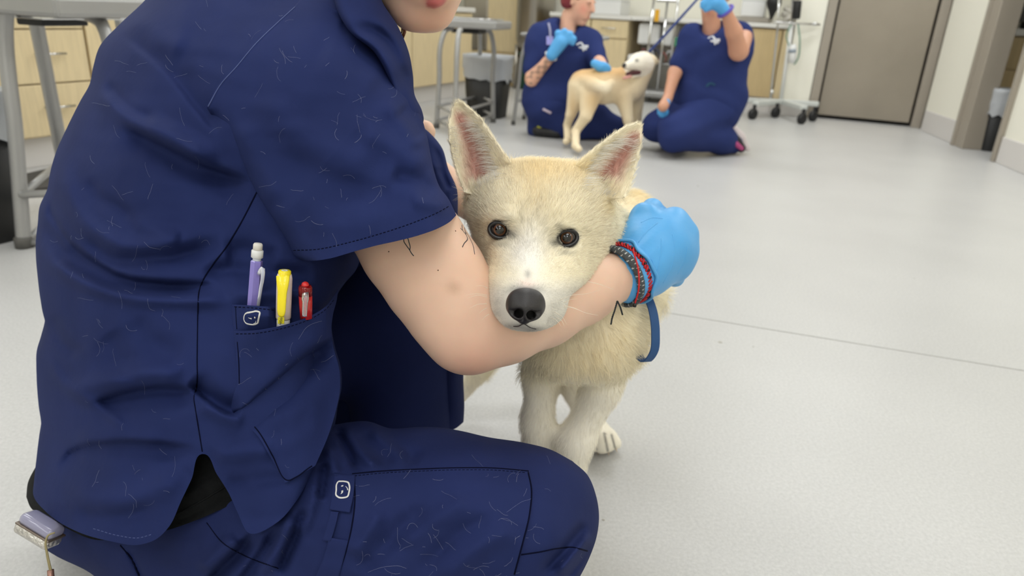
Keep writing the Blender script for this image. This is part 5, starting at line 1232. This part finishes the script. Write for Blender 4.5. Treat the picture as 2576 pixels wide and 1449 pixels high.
V_, F_ = sweep(cr([P_(1292, 821, .626), P_(1304, 821, .618), P_(1317, 815, .611), P_(1332, 823, .618), P_(1348, 828, .628)], 20), .0005, 6); mesh_obj('mouth', V_, F_, mat('lip_dark', S(58, 50, 50), .5), dog)
# claws of the visible paw
for dx, dy in TOES:
    p = hp+[dx*1.0, dy*1.0-.011, -.009]; V_, F_ = sweep(cr([p+[0, .006, .002], p, p+[dx*.1, -.005, -.005]], 8), np.linspace(.0022, .0006, 8), 6); mesh_obj('claw', V_, F_, mat('claw', S(196, 176, 150), .35), dog)

# ------------------------------------------------------------------ fur
def hair_obj(name, roots, pts, rad, cols, m, parent):
    n, k = pts.shape[:2]
    hc_ = bpy.data.hair_curves.new(name); hc_.add_curves([k]*n)
    hc_.position_data.foreach_set('vector', pts.astype(np.float32).ravel())
    ra = hc_.attributes.get('radius') or hc_.attributes.new('radius', 'FLOAT', 'POINT'); ra.data.foreach_set('value', rad.astype(np.float32).ravel())
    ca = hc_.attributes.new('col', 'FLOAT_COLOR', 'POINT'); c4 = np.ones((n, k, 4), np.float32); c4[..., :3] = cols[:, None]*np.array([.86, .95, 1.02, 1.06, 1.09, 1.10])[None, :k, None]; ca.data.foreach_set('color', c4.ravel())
    hc_.materials.append(m); o = bpy.data.objects.new(name, hc_); link(o, parent); o['kind'] = 'stuff'; return o
M_fur = mat('fur', (.8, .7, .5, 1), .62, attr='col', spec=.25)
tri = []
for f in DFc:
    tri.append((f[0], f[1], f[2]))
    if len(f) == 4: tri.append((f[0], f[2], f[3]))
tri = np.array(tri); TA = DV[tri[:, 0]]; TBv = DV[tri[:, 1]]; TC = DV[tri[:, 2]]
area = np.linalg.norm(np.cross(TBv-TA, TC-TA), axis=1)/2; cen = (TA+TBv+TC)/3; tn = np.cross(TBv-TA, TC-TA); tn /= np.linalg.norm(tn, axis=1)[:, None]+1e-12
cx, cy, cq = pxd(cen); facing = ((C0-cen)*tn).sum(1)/np.linalg.norm(C0-cen, axis=1)
ear_c = (inpoly(cx, cy, growL) | inpoly(cx, cy, growR)) & (cq < .86) & ((cy < 400) | inpoly(cx, cy, polyL) | inpoly(cx, cy, polyR)); head_c = (cq < .80) & (cy < 860) & ~ear_c
def nrmz(a): return a/(np.linalg.norm(a, axis=1)[:, None]+1e-12)
def lown(P, f, s): return np.stack([np.sin(P@np.array(a)*f+s+i) for i, a in enumerate(((.8, .3, .5), (-.4, .7, .6), (.5, -.6, .6)))], 1)
def grow(name, mask, n, lenf, dirf, r0, seed, ang0=.75, ang1=.12, jit=.16, k=6, cmul=1.0):
    g = np.random.default_rng(seed); w = area*mask*np.where(facing > -.15, 1, .3); p = w/w.sum(); ti = g.choice(len(tri), n, p=p)
    a, b = g.random(n), g.random(n); fl = a+b > 1; a[fl] = 1-a[fl]; b[fl] = 1-b[fl]
    P = TA[ti]+(TBv[ti]-TA[ti])*a[:, None]+(TC[ti]-TA[ti])*b[:, None]; N = nrmz(DN[tri[ti, 0]]*(1-a-b)[:, None]+DN[tri[ti, 1]]*a[:, None]+DN[tri[ti, 2]]*b[:, None])
    x, y, q = pxd(P); D = dirf(P, N, x, y, q)+lown(P, 120, seed)*.10+lown(P, 420, seed+2)*.12+g.normal(0, jit, (n, 3)); D = nrmz(D-N*(D*N).sum(1)[:, None])
    L = lenf(P, x, y, q)*g.uniform(.7, 1.2, n); ok = L > .0008
    P, N, D, L, x, y = P[ok], N[ok], D[ok], L[ok], x[ok], y[ok]; m = len(P)
    s = np.linspace(0, 1, k); pts = np.zeros((m, k, 3)); pts[:, 0] = P-N*.0006; an0 = np.clip(g.normal(ang0, .12, m), .1, 1.4)
    for i in range(1, k):
        an_ = an0*(1-s[i])+ang1*s[i]; pts[:, i] = pts[:, i-1]+(L/(k-1))[:, None]*(D*np.cos(an_)[:, None]+N*np.sin(an_)[:, None])
    rad = np.outer(g.uniform(.7, 1.2, m)*r0, np.array([1, .95, .85, .7, .5, .18]))
    cl = np.sin(P@np.array([310., 120., 260.])+2*np.sin(P@np.array([90., 170., -140.])))*np.sin(P@np.array([-190., 240., 330.])+seed)
    c = dog_col(P, N)*(g.uniform(.80, 1.18, m)*(1+.06*cl))[:, None]*cmul
    return P, pts, rad, c
N0 = P_(1322, 772, .592)
def d_head(P, N, x, y, q):
    o = P-N0; side = (x-1335)/200.0
    return nrmz(o)+np.outer(np.abs(side)*.5, _f)+np.outer(np.clip((600-y)/200, -1, 1)*.25, _u)
def l_head(P, x, y, q):
    L = .0042+.0085*np.clip((700-y)/200, 0, 1)+.006*np.clip((np.abs(x-1350)-110)/70, 0, 1)
    L *= 1-.55*np.clip(gs(x, y, 1335, 670, 45, 60), 0, 1)
    for ex, ey, _d in eyes:
        r = np.hypot((x-ex)/26.0, (y-ey)/23.0); L = np.where(r < 1.08, 0, L*np.clip(.35+(r-1.0)*.9, .35, 1))
    r = np.hypot((x-1322)/48, (y-775)/42); L = np.where(r < .93, 0, np.where(r < 1.3, L*.6, L))
    return L
def d_ear(P, N, x, y, q):
    t = np.where((x < 1340)[:, None], P_(1140, 225, .80), P_(1622, 285, .80)); o = nrmz(t-P)
    mid = np.where(x < 1340, 1195, 1550); return o+np.outer(np.sign(x-mid)*.35, _r)
def l_ear(P, x, y, q): return np.full(len(P), .0068)+.003*np.clip((y-400)/60, 0, 1)
rump = P_(1600, 560, 1.2)
def d_body(P, N, x, y, q):
    leg = np.clip((y-930)/60, 0, 1)[:, None]
    b = nrmz(rump-P)*.75+np.array([0, 0, -1.0])*.65; return b*(1-leg)+np.array([0, 0, -1.0])*leg
def l_body(P, x, y, q):
    L = np.full(len(P), .021); L = np.where(y > 950, .0105, L); L = np.where(P[:, 2] < .055, .0045, L); L = np.where((x > 1600) & (y > 690), .028, L); return np.where(P[:, 2] < .008, .003, L)
sets = [grow('h', head_c, 70000, l_head, d_head, .000088, 11, .62, .16), grow('e', ear_c, 15000, l_ear, d_ear, .000075, 12, .5, .15), grow('b', ~head_c & ~ear_c, 60000, l_body, d_body, .00012, 13, .6, .12)]
# long pale hairs that cross the ear shells from the inner edge
g = np.random.default_rng(21); Pl = []; Cl = []; Rl = []
bv_dog = bvh_of(dog)
for edge, lift, n in (([(1270, 445), (1240, 400), (1222, 350), (1195, 310)], (-1, -.10), 260), ([(1462, 465), (1482, 420), (1520, 375), (1560, 350)], (1, -.18), 260), ([(1200, 478), (1225, 466), (1250, 450)], (-.25, -1), 110), ([(1490, 490), (1510, 496), (1545, 498)], (.3, -1), 110), ([(1140, 430), (1134, 380), (1136, 320)], (1, .15), 120), ([(1600, 440), (1606, 390), (1610, 345)], (-1, .15), 120)):
    E_ = cr(edge, 100)
    for i in range(n):
        x, y = E_[g.integers(100)]+g.normal(0, 5, 2); a, b = drop(bv_dog, x, y)
        if a is None or (a-C0)@_f > .83: continue
        L = g.uniform(.012, .026) if abs(lift[0]) > .9 and n > 200 else g.uniform(.008, .014); d = _r*(lift[0]+g.normal(0, .22))+_u*(-lift[1]+g.normal(0, .22)); k = 6; pts = [a]
        for s in range(1, k): pts.append(pts[-1]+L/(k-1)*nrmz((d-_f*(.55-.22*s)+_u*-.05*s)[None])[0])
        Pl.append(pts); Cl.append(WHITE*g.uniform(.85, 1.05)); Rl.append(np.array([1, .95, .85, .7, .45, .15])*.00011)
sets.append((None, np.array(Pl), np.array(Rl), np.array(Cl)))
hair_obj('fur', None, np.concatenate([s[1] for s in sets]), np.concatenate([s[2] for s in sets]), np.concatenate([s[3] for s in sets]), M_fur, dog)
wh = [[(1226, 725), (1213, 719), (1197, 720)], [(1225, 743), (1202, 739), (1172, 742)], [(1225, 748), (1205, 743), (1176, 750)], [(1224, 764), (1202, 766), (1180, 776)], [(1225, 775), (1215, 780), (1206, 788)], [(1230, 790), (1220, 797), (1212, 806)],
      [(1408, 755), (1435, 744), (1480, 738), (1508, 730)], [(1418, 762), (1435, 754), (1452, 752)], [(1418, 769), (1442, 774), (1470, 786), (1506, 794)], [(1418, 773), (1438, 774), (1452, 779)], [(1395, 785), (1414, 797), (1426, 817)], [(1388, 800), (1402, 808), (1412, 822)], [(1478, 708), (1510, 716), (1545, 729)], [(1400, 800), (1412, 806), (1420, 822)]]
for P in wh:
    Q = cr([P_(x, y, .636-.012*i/len(P)) for i, (x, y) in enumerate(P)], 16); V_, F_ = sweep(Q, np.linspace(.00028, .00007, 16), 5); mesh_obj('whisker', V_, F_, mat('whisker_white', S(236, 222, 200), .4), dog)

# ------------------------------------------------------------------ blue leash hanging behind the hand
Lp = [(1600, 700, .90), (1626, 738, .85), (1643, 785, .835), (1649, 840, .83), (1645, 885, .832), (1627, 909, .84), (1609, 898, .855), (1606, 866, .88), (1614, 820, .90), (1618, 780, .93)]
C_ = cr([P_(*p) for p in Lp], 60); T_ = np.gradient(C_, axis=0); T_ /= np.linalg.norm(T_, axis=1)[:, None]
wdt = nrmz(np.tile(_r*.85+_f*.52, (60, 1))); wdt = nrmz(wdt-T_*(wdt*T_).sum(1)[:, None]); nn_ = np.cross(T_, wdt); hw = .0062
V = []
for i in range(60):
    for s, t in ((-1, -1), (1, -1), (1, 1), (-1, 1)): V.append(C_[i]+wdt[i]*hw*s+nn_[i]*.0008*t)
Fc = [[i*4+j, i*4+(j+1) % 4, (i+1)*4+(j+1) % 4, (i+1)*4+j] for i in range(59) for j in range(4)]+[[3, 2, 1, 0], [236, 237, 238, 239]]
tag(mesh_obj('leash', np.array(V), Fc, mat('leash_blue', S(28, 74, 126), .6, bump=(900, .4, .0006)), None, False), 'blue flat leash looped under the gloved hand', 'leash')
# ------------------------------------------------------------------ people and dog in the background
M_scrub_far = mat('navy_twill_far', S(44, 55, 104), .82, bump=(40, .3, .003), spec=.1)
M_skin2 = mat('skin_far', (.7, .44, .32, 1), .5, attr='col', sss=.15)
def far_person(Y, label, build):
    return build(Y, label)
def WC(Y, a, b, k=.03):
    """tapered limb between two image points (x, y, radius px[, dY])"""
    p = WY(a[0], a[1], Y+(a[3] if len(a) > 3 else 0)); q = WY(b[0], b[1], Y+(b[3] if len(b) > 3 else 0))
    return cone(p, q, a[2]*mpp(p), b[2]*mpp(q), k)
ground = ('plane', np.array([0, 0, .002]), np.array([0, 0, 1.0]), .004)
def fist(Y, wrist, palm, knuck, tips, r=9):
    g = [WC(Y, (*wrist, r*1.35), (*palm, r*1.7), .01)]
    for k_, t_ in zip(knuck, tips):
        g += [WC(Y, (*palm[:2], r*.9), (*k_, r*.8), .008), WC(Y, (*k_, r*.78), (*t_, r*.66), .004)]
    return g
def headset(c, fd, s=1.0):
    fd = np.asarray(fd, float); fd /= np.linalg.norm(fd); up = np.array([0, 0, 1.0]); up = up-fd*(up@fd); up /= np.linalg.norm(up); rt = np.cross(fd, up)
    Hh = lambda a, b, c_: c+(rt*a+up*b+fd*c_)*s
    Fm = np.array([rt, up, fd]); R_ = lambda *r: tuple(x*s for x in r)
    pr = [('e', Hh(0, .025, -.012), Fm, R_(.072, .095, .088), .03), ('e', Hh(0, -.04, .03), Fm, R_(.058, .072, .060), .03), cone(Hh(-.012, -.1, .064), Hh(.012, -.1, .064), .018*s, .018*s, .02),
          cone(Hh(0, .03, .082), Hh(0, -.012, .104), .009*s, .013*s, .012), cone(Hh(-.02, -.062, .078), Hh(.02, -.062, .078), .012*s, .012*s, .01),
          ('se', Hh(-.031, .03, .098), Fm, R_(.017, .012, .016), .012), ('se', Hh(.031, .03, .098), Fm, R_(.017, .012, .016), .012),
          ('sc', Hh(-.022, -.052, .094), Hh(.022, -.052, .094), .003*s, .003*s, .006)]
    for q in (-1, 1): pr += [('e', Hh(q*.031, .028, .074), Fm, R_(.0135, .0125, .0135), .004), ('e', Hh(q*.074, .005, -.012), Fm, R_(.010, .031, .019), .01)]
    return pr, Hh, Fm
# --- seated person on the left
Yw = 4.58
skn = np.array(S(226, 176, 150)[:3])
hp_, Hw, Fw = headset(WY(1458, 6, Yw-.02), (.82, -.5, -.30), 1.0)
bw = hp_+[WC(Yw, (1432, 40, 20), (1425, 100, 24), .03), WC(Yw, (1425, 118, 34, .03), (1412, 235, 38), .05),
          WC(Yw, (1350, 105, 22, -.02), (1338, 200, 17, -.10), .02), WC(Yw, (1338, 200, 17, -.10), (1386, 142, 12, -.18), .015), WC(Yw, (1386, 142, 12, -.18), (1408, 108, 11, -.2), .015),
          WC(Yw, (1490, 110, 20, -.05), (1512, 165, 15, -.2), .02), WC(Yw, (1500, 150, 15, -.15), (1525, 172, 11, -.30), .02),
          WC(Yw, (1400, 270, 30), (1450, 320, 20, 0), .05), WC(Yw, (1440, 290, 36), (1550, 330, 22, -.02), .05), ground]
def colw(V):
    c = np.tile(skn, (len(V), 1)); k = .6*np.exp(-(np.linalg.norm(V-Hw(-.045, -.02, .06), axis=1)/.03)**2)+.4*np.exp(-(np.linalg.norm(V-Hw(.045, -.02, .06), axis=1)/.03)**2)
    c = mixc(c, np.clip(k, 0, .7), np.array(S(224, 116, 104)[:3]))
    lips_ = np.exp(-(np.linalg.norm((V-Hw(0, -.06, .085))/np.array([1, 1, .5]), axis=1)/.016)**2); c = mixc(c, lips_*.6, np.array(S(196, 96, 92)[:3]))
    x, y, q = pxd(V); d, t, s = segdist(x, y, [(1345, 205), (1385, 150)]); n_ = np.sin(V[:, 0]*160)+np.sin(V[:, 2]*190+1)+np.sin(V[:, 1]*120+V[:, 2]*90)
    c = mixc(c, (d < 24)*(y > 140)*np.clip(n_*.6, 0, .6), np.array(S(96, 86, 80)[:3]))
    for s_ in (-1, 1):
        e = np.exp(-(np.linalg.norm(V-Hw(s_*.031, .026, .088), axis=1)/.009)**2); c = mixc(c, e*.8, np.array(S(70, 48, 40)[:3]))
    return c
pw_ = sdf_obj('person', bw, .008, M_skin2, None, colw); tag(pw_, 'person in navy scrubs kneeling at left behind, smiling down at the second dog', 'person')
def cloth_noise(f, a): return lambda P: a*np.sin(P[:, 0]*f+2*np.sin(P[:, 2]*f*.7))*np.sin(P[:, 2]*f*.9+P[:, 1]*f*.5)
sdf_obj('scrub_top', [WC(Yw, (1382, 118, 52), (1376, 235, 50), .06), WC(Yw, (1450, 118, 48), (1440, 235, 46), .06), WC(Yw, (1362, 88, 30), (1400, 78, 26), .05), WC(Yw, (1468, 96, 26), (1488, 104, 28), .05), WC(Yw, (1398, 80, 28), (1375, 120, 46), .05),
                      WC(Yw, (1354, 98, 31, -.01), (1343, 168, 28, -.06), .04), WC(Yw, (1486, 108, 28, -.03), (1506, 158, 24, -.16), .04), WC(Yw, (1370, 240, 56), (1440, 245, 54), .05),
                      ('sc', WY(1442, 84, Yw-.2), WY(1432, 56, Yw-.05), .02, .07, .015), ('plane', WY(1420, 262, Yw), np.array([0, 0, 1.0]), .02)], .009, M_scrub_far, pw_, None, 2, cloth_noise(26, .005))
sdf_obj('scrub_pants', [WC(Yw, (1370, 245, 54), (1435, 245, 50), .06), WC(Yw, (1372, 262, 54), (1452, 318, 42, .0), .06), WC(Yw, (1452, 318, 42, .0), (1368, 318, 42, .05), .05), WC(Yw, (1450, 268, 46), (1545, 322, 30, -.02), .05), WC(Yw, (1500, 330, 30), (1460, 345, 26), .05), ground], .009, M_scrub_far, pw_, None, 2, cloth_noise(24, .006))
sdf_obj('hair', [('e', Hw(0, .045, -.022), Fw, (.081, .092, .088), .02), ('e', Hw(-.01, .02, -.115), Fw, (.042, .042, .036), .02), ('e', Hw(.055, .0, -.05), Fw, (.035, .06, .05), .02), ('se', Hw(0, -.03, .075), Fw, (.068, .11, .06), .02), ('se', Hw(0, -.10, -.01), Fw, (.09, .06, .09), .02)], .007, mat('wine_hair', S(124, 40, 48), .5, bump=(60, .6, .004)), pw_)
M_gl2 = mat('nitrile_blue_far', S(84, 166, 226), .45)
sdf_obj('glove', fist(Yw-.2, (1388, 138), (1410, 106), [(1404, 84), (1420, 80), (1434, 86), (1442, 98)], [(1424, 96), (1432, 94), (1438, 98), (1440, 108)], 11), .005, M_gl2, pw_)
sdf_obj('glove', fist(Yw-.33, (1496, 160), (1510, 168), [(1520, 162), (1526, 166), (1526, 172), (1520, 178)], [(1530, 170), (1533, 172), (1532, 176), (1526, 180)], 8), .005, M_gl2, pw_)
P, Nn, t = ring_pts(WY(1386, 141, Yw-.18), nrmz((WY(1408, 108, Yw-.2)-WY(1386, 142, Yw-.18))[None])[0], .031, .031, 30)
V_, F_ = sweep(P, .010, 8, False); mesh_obj('watch', V_, F_, mat('watch_white', S(232, 230, 228), .4), pw_)
bvw = bvh_of([o for o in pw_.children if o.name.startswith('scrub_top')][0])
def emblem(bv, cx, cy, par, sc=1.0):
    for P in ([(-16, -4), (-4, -9), (2, -2), (14, -1)], [(-10, 2), (0, 4), (10, 8)], [(-2, -8), (0, 2), (2, 12)], [(4, 2), (14, 2)]):
        a, b = on_surf(bv, [(cx+x*sc, cy+y*sc) for x, y in P], 2.0, True, .002)
        if len(a) > 2: V_, F_ = sweep(a, .005, 6, True, b, .3); mesh_obj('emblem', V_, F_, mat('emblem_white', S(222, 224, 228), .6), par)
emblem(bvw, 1466, 117, pw_)
a, b = on_surf(bvw, [(1380, 60), (1384, 80), (1384, 100)], 4, True, .006)
if len(a) > 2: V_, F_ = sweep(a, .007, 6, True, b, .4); lan = mesh_obj('lanyard', V_, F_, mat('lanyard_grey', S(150, 150, 176), .6), pw_)
a, b = drop(bvw, 1383, 103)
if a is not None: MB().box(a+b*.006, _r*.020, _u*.026, _f*.003, .002).build('id_badge', mat('badge_lilac', S(150, 146, 205), .4), pw_)
q = WY(1365, 322, Yw-.22); bvp = bvh_of([o for o in pw_.children if o.name.startswith('scrub_pants')][0])
for x0, y0, x1, y1, c, nm in ((1366, 274, 1386, 284, S(205, 190, 205), 'trouser_tag'), (1352, 318, 1368, 326, S(206, 204, 60), 'yellow_pen')):
    a, b = on_surf(bvp, [(x0, y0), ((x0+x1)/2, (y0+y1)/2), (x1, y1)], 2, True, .004)
    if len(a) > 2: V_, F_ = sweep(a, .008, 6, True, b, .5); mesh_obj(nm, V_, F_, mat(nm+'_m', c, .5), pw_)
p_ = F(1352, 345); sdf_obj('shoe', [cone(p_+[0, .02, .035], p_+[.12, .0, .03], .035, .04, .02), ('plane', p_+[0, 0, .003], (0, 0, 1), .003)], .008, M_black, pw_)
# --- kneeling person on the right, arm raised to the face
Ym = 4.25
skm = np.array(S(206, 152, 124)[:3])
hm_, Hm, Fm_ = headset(WY(1797, -8, Ym+.02), (-.45, -.85, -.25), 1.02)
bm_ = hm_+[WC(Ym, (1790, 40, 21), (1790, 95, 24), .03), WC(Ym, (1795, 125, 36, .03), (1790, 235, 38), .05),
           WC(Ym, (1868, 88, 26), (1858, 128, 24, -.16), .02), WC(Ym, (1858, 128, 24, -.16), (1846, 80, 20, -.22), .015), WC(Ym, (1846, 80, 21, -.22), (1826, 30, 14, -.26), .015), WC(Ym, (1826, 30, 14, -.26), (1812, 8, 13, -.27), .015),
           WC(Ym, (1735, 110, 22), (1697, 185, 17, -.05), .02), WC(Ym, (1697, 185, 17, -.05), (1680, 246, 12, -.14), .015), WC(Ym, (1680, 246, 12, -.14), (1668, 268, 14, -.2), .01),
           WC(Ym, (1790, 260, 44), (1690, 345, 28, -.15), .05), ground]
def colm(V):
    c = np.tile(skm, (len(V), 1))
    for s_ in (-1, 1):
        e = np.exp(-(np.linalg.norm(V-Hm(s_*.031, .026, .088), axis=1)/.010)**2); c = mixc(c, e*.8, np.array(S(60, 42, 36)[:3]))
    return mixc(c, np.exp(-(np.linalg.norm(V-Hm(0, -.06, .09), axis=1)/.018)**2)*.5, np.array(S(178, 92, 84)[:3]))
pm_ = sdf_obj('person', bm_, .008, M_skin2, None, colm); tag(pm_, 'person in navy scrubs kneeling at right with one arm raised to the face', 'person')
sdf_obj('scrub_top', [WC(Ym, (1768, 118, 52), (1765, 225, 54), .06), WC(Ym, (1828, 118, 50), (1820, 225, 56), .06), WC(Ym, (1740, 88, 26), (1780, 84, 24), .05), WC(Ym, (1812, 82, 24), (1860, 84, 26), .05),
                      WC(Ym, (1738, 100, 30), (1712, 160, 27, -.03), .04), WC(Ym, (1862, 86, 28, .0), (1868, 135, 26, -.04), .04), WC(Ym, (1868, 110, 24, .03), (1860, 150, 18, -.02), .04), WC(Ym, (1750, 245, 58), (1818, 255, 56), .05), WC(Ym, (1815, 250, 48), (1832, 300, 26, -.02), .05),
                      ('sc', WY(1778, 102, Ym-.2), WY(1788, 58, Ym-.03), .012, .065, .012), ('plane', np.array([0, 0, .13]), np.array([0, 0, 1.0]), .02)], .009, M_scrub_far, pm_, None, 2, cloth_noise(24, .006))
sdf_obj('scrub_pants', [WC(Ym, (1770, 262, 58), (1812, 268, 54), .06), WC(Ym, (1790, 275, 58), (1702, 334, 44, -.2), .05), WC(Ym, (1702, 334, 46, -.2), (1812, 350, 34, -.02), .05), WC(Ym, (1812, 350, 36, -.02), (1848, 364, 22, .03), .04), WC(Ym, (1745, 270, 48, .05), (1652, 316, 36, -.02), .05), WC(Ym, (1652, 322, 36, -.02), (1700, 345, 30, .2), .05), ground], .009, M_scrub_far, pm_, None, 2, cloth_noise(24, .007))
sdf_obj('undersleeve', [WC(Ym, (1862, 128, 22, -.05), (1862, 152, 15, -.05), .02)], .007, M_blackcloth, pm_)
sdf_obj('hair', [('e', Hm(0, .045, -.022), Fm_, (.083, .094, .090), .02), ('se', Hm(0, -.03, .075), Fm_, (.068, .11, .06), .02), ('se', Hm(0, -.10, -.01), Fm_, (.09, .06, .09), .02)], .007, mat('dark_hair', S(40, 32, 30), .5), pm_)
sdf_obj('glove', fist(Ym-.27, (1822, 26), (1805, 8), [(1790, -6), (1778, 0), (1774, 10), (1780, 20)], [(1776, 6), (1768, 8), (1768, 16), (1776, 24)], 11), .005, M_gl2, pm_)
sdf_obj('glove', fist(Ym-.18, (1676, 258), (1668, 270), [(1660, 276), (1664, 282), (1670, 284), (1676, 282)], [(1658, 284), (1662, 290), (1668, 292), (1675, 290)], 8), .005, M_gl2, pm_)
P, Nn, t = ring_pts(WY(1825, 28, Ym-.26), nrmz((WY(1812, 8, Ym-.27)-WY(1826, 30, Ym-.26))[None])[0], .040, .040, 30)
V_, F_ = sweep(P, .008, 8, False); mesh_obj('wristband', V_, F_, mat('purple_band', S(92, 78, 176), .5), pm_)
bvm = bvh_of([o for o in pm_.children if o.name.startswith('scrub_top')][0]); emblem(bvm, 1797, 101, pm_)
a, b = on_surf(bvm, [(1776, 218), (1786, 210), (1798, 214)], 3, True, .004)
if len(a) > 2: V_, F_ = sweep(a, .006, 6, True, b, .5); mesh_obj('drawstring', V_, F_, mat('teal_string', S(24, 74, 104), .6), pm_)
sl = [WC(Ym, (1838, 322, 12, .02), (1872, 372, 9, .06), .01)]
p0, p1 = WY(1832, 330, Ym+.04), WY(1874, 374, Ym+.06)
ax, ln = axis_(p0, p1); 
so = sdf_obj('shoe', [cone(WY(1836, 345, Ym+.02), WY(1862, 372, Ym+.04), .032, .026, .02), cone(WY(1850, 352, Ym+.0), WY(1866, 374, Ym+.02), .03, .022, .02), ground], .007, mat('shoe_pattern', S(30, 28, 32), .5), pm_)
sdf_obj('shoe_sole', [cone(WY(1838, 320, Ym+.05), WY(1860, 345, Ym+.06), .030, .032, .02), cone(WY(1860, 345, Ym+.06), WY(1880, 374, Ym+.07), .030, .018, .02), ground], .007, mat('sole_pale', S(214, 202, 202), .6), so)
sdf_obj('shoe_panel', [cone(WY(1848, 360, Ym-.035), WY(1866, 374, Ym-.02), .018, .014, .01), ground], .006, mat('shoe_pink', S(176, 66, 122), .5), so)
# --- leash held by the raised hand
Q = cr([WY(1758, -6, Ym-.25), WY(1738, 16, Ym-.22), WY(1702, 56, Ym-.12), WY(1662, 100, Ym+.05), WY(1628, 136, Ym+.2)], 40)
V_, F_ = sweep(Q, .011, 8, True, [_r]*40, .25); tag(mesh_obj('leash', V_, F_, mat('leash_navy', S(44, 66, 132), .6), None), 'dark blue leash running from the raised glove to the second dog', 'leash')
# --- second dog
Yd = 4.30
D2 = [WC(Yd, (1470, 212, 36), (1520, 216, 40), .04), WC(Yd, (1520, 216, 40), (1582, 214, 42, .05), .05), WC(Yd, (1582, 212, 40, .05), (1606, 180, 33, .03), .04), WC(Yd, (1606, 180, 31, .03), (1618, 160, 27, .0), .03),
      WC(Yd, (1618, 160, 28), (1606, 158, 25, -.04), .02), WC(Yd, (1603, 160, 19, -.05), (1575, 166, 10, -.13), .02), WC(Yd, (1612, 180, 13, -.03), (1586, 194, 6, -.10), .008), WC(Yd, (1640, 150, 12), (1652, 156, 7, .02), .01),
      WC(Yd, (1458, 222, 30, -.02), (1436, 288, 13, -.03), .03), WC(Yd, (1436, 288, 13, -.03), (1427, 315, 10, .02), .01), WC(Yd, (1427, 315, 10, .02), (1428, 352, 9, -.06), .01), WC(Yd, (1428, 352, 10, -.06), (1424, 356, 9, -.12), .01),
      WC(Yd, (1486, 236, 30, -.1), (1474, 292, 16, -.16), .03), WC(Yd, (1474, 292, 15, -.16), (1448, 330, 11, -.12), .01), WC(Yd, (1448, 330, 11, -.12), (1448, 366, 10, -.28), .01), WC(Yd, (1448, 368, 10, -.28), (1456, 375, 9, -.34), .01),
      WC(Yd, (1452, 196, 13), (1488, 210, 15, -.15), .015), WC(Yd, (1488, 210, 15, -.15), (1524, 222, 14, -.2), .015), WC(Yd, (1524, 222, 14, -.2), (1538, 208, 10, -.2), .01),
      WC(Yd, (1568, 240, 24, -.02), (1580, 300, 13, -.05), .03), WC(Yd, (1580, 300, 13, -.05), (1588, 345, 11, -.05), .01), WC(Yd, (1600, 240, 22, .1), (1602, 300, 12, .1), .03), WC(Yd, (1602, 300, 12, .1), (1604, 335, 10, .1), .01), ground]
def col2(V):
    x, y, q = pxd(V); c = np.tile(np.array(S(236, 218, 184)[:3]), (len(V), 1))
    c = mixc(c, np.clip((210-y)/30, 0, .9)*(x < 1575)*(x > 1430)*(y > 150), np.array(S(210, 168, 112)[:3])); c = mixc(c, gs(x, y, 1490, 250, 24, 40)*.7, np.array(S(216, 178, 124)[:3])); c = mixc(c, gs(x, y, 1440, 265, 10, 40)*.6, np.array(S(206, 170, 118)[:3]))
    c = mixc(c, gs(x, y, 1560, 240, 26, 36)*.4, np.array(S(220, 188, 140)[:3])); c = mixc(c, (np.hypot((x-1606)/40, (y-160)/34) < 1)*.85, np.array(S(242, 236, 222)[:3])); c = mixc(c, gs(x, y, 1512, 222, 30, 14)*(V[:, 1] < Yd-.1)*.8, np.array(S(242, 228, 202)[:3]))
    c = mixc(c, gs(x, y, 1602, 152, 5, 4)*.95, np.array(S(50, 46, 46)[:3]))
    return c
d2 = sdf_obj('dog', D2, .008, mat('dog_far', (.8, .7, .5, 1), .8, attr='col', bump=(70, .5, .008)), None, col2); tag(d2, 'second white and tan dog standing between the two kneeling people, mouth open', 'dog')
sdf_obj('nose', [WC(Yd, (1571, 164, 6, -.14), (1569, 166, 5, -.15), .01)], .004, mat('nose_leather', S(44, 41, 41), .42), d2)
sdf_obj('mouth', [WC(Yd, (1606, 181, 7.5, -.07), (1578, 186, 5, -.125), .008)], .004, mat('mouth_dark', S(84, 44, 46), .5), d2)
sdf_obj('tongue', [WC(Yd, (1586, 192, 4, -.12), (1570, 196, 4, -.14), .008)], .004, mat('tongue_pink', S(222, 160, 152), .4), d2)
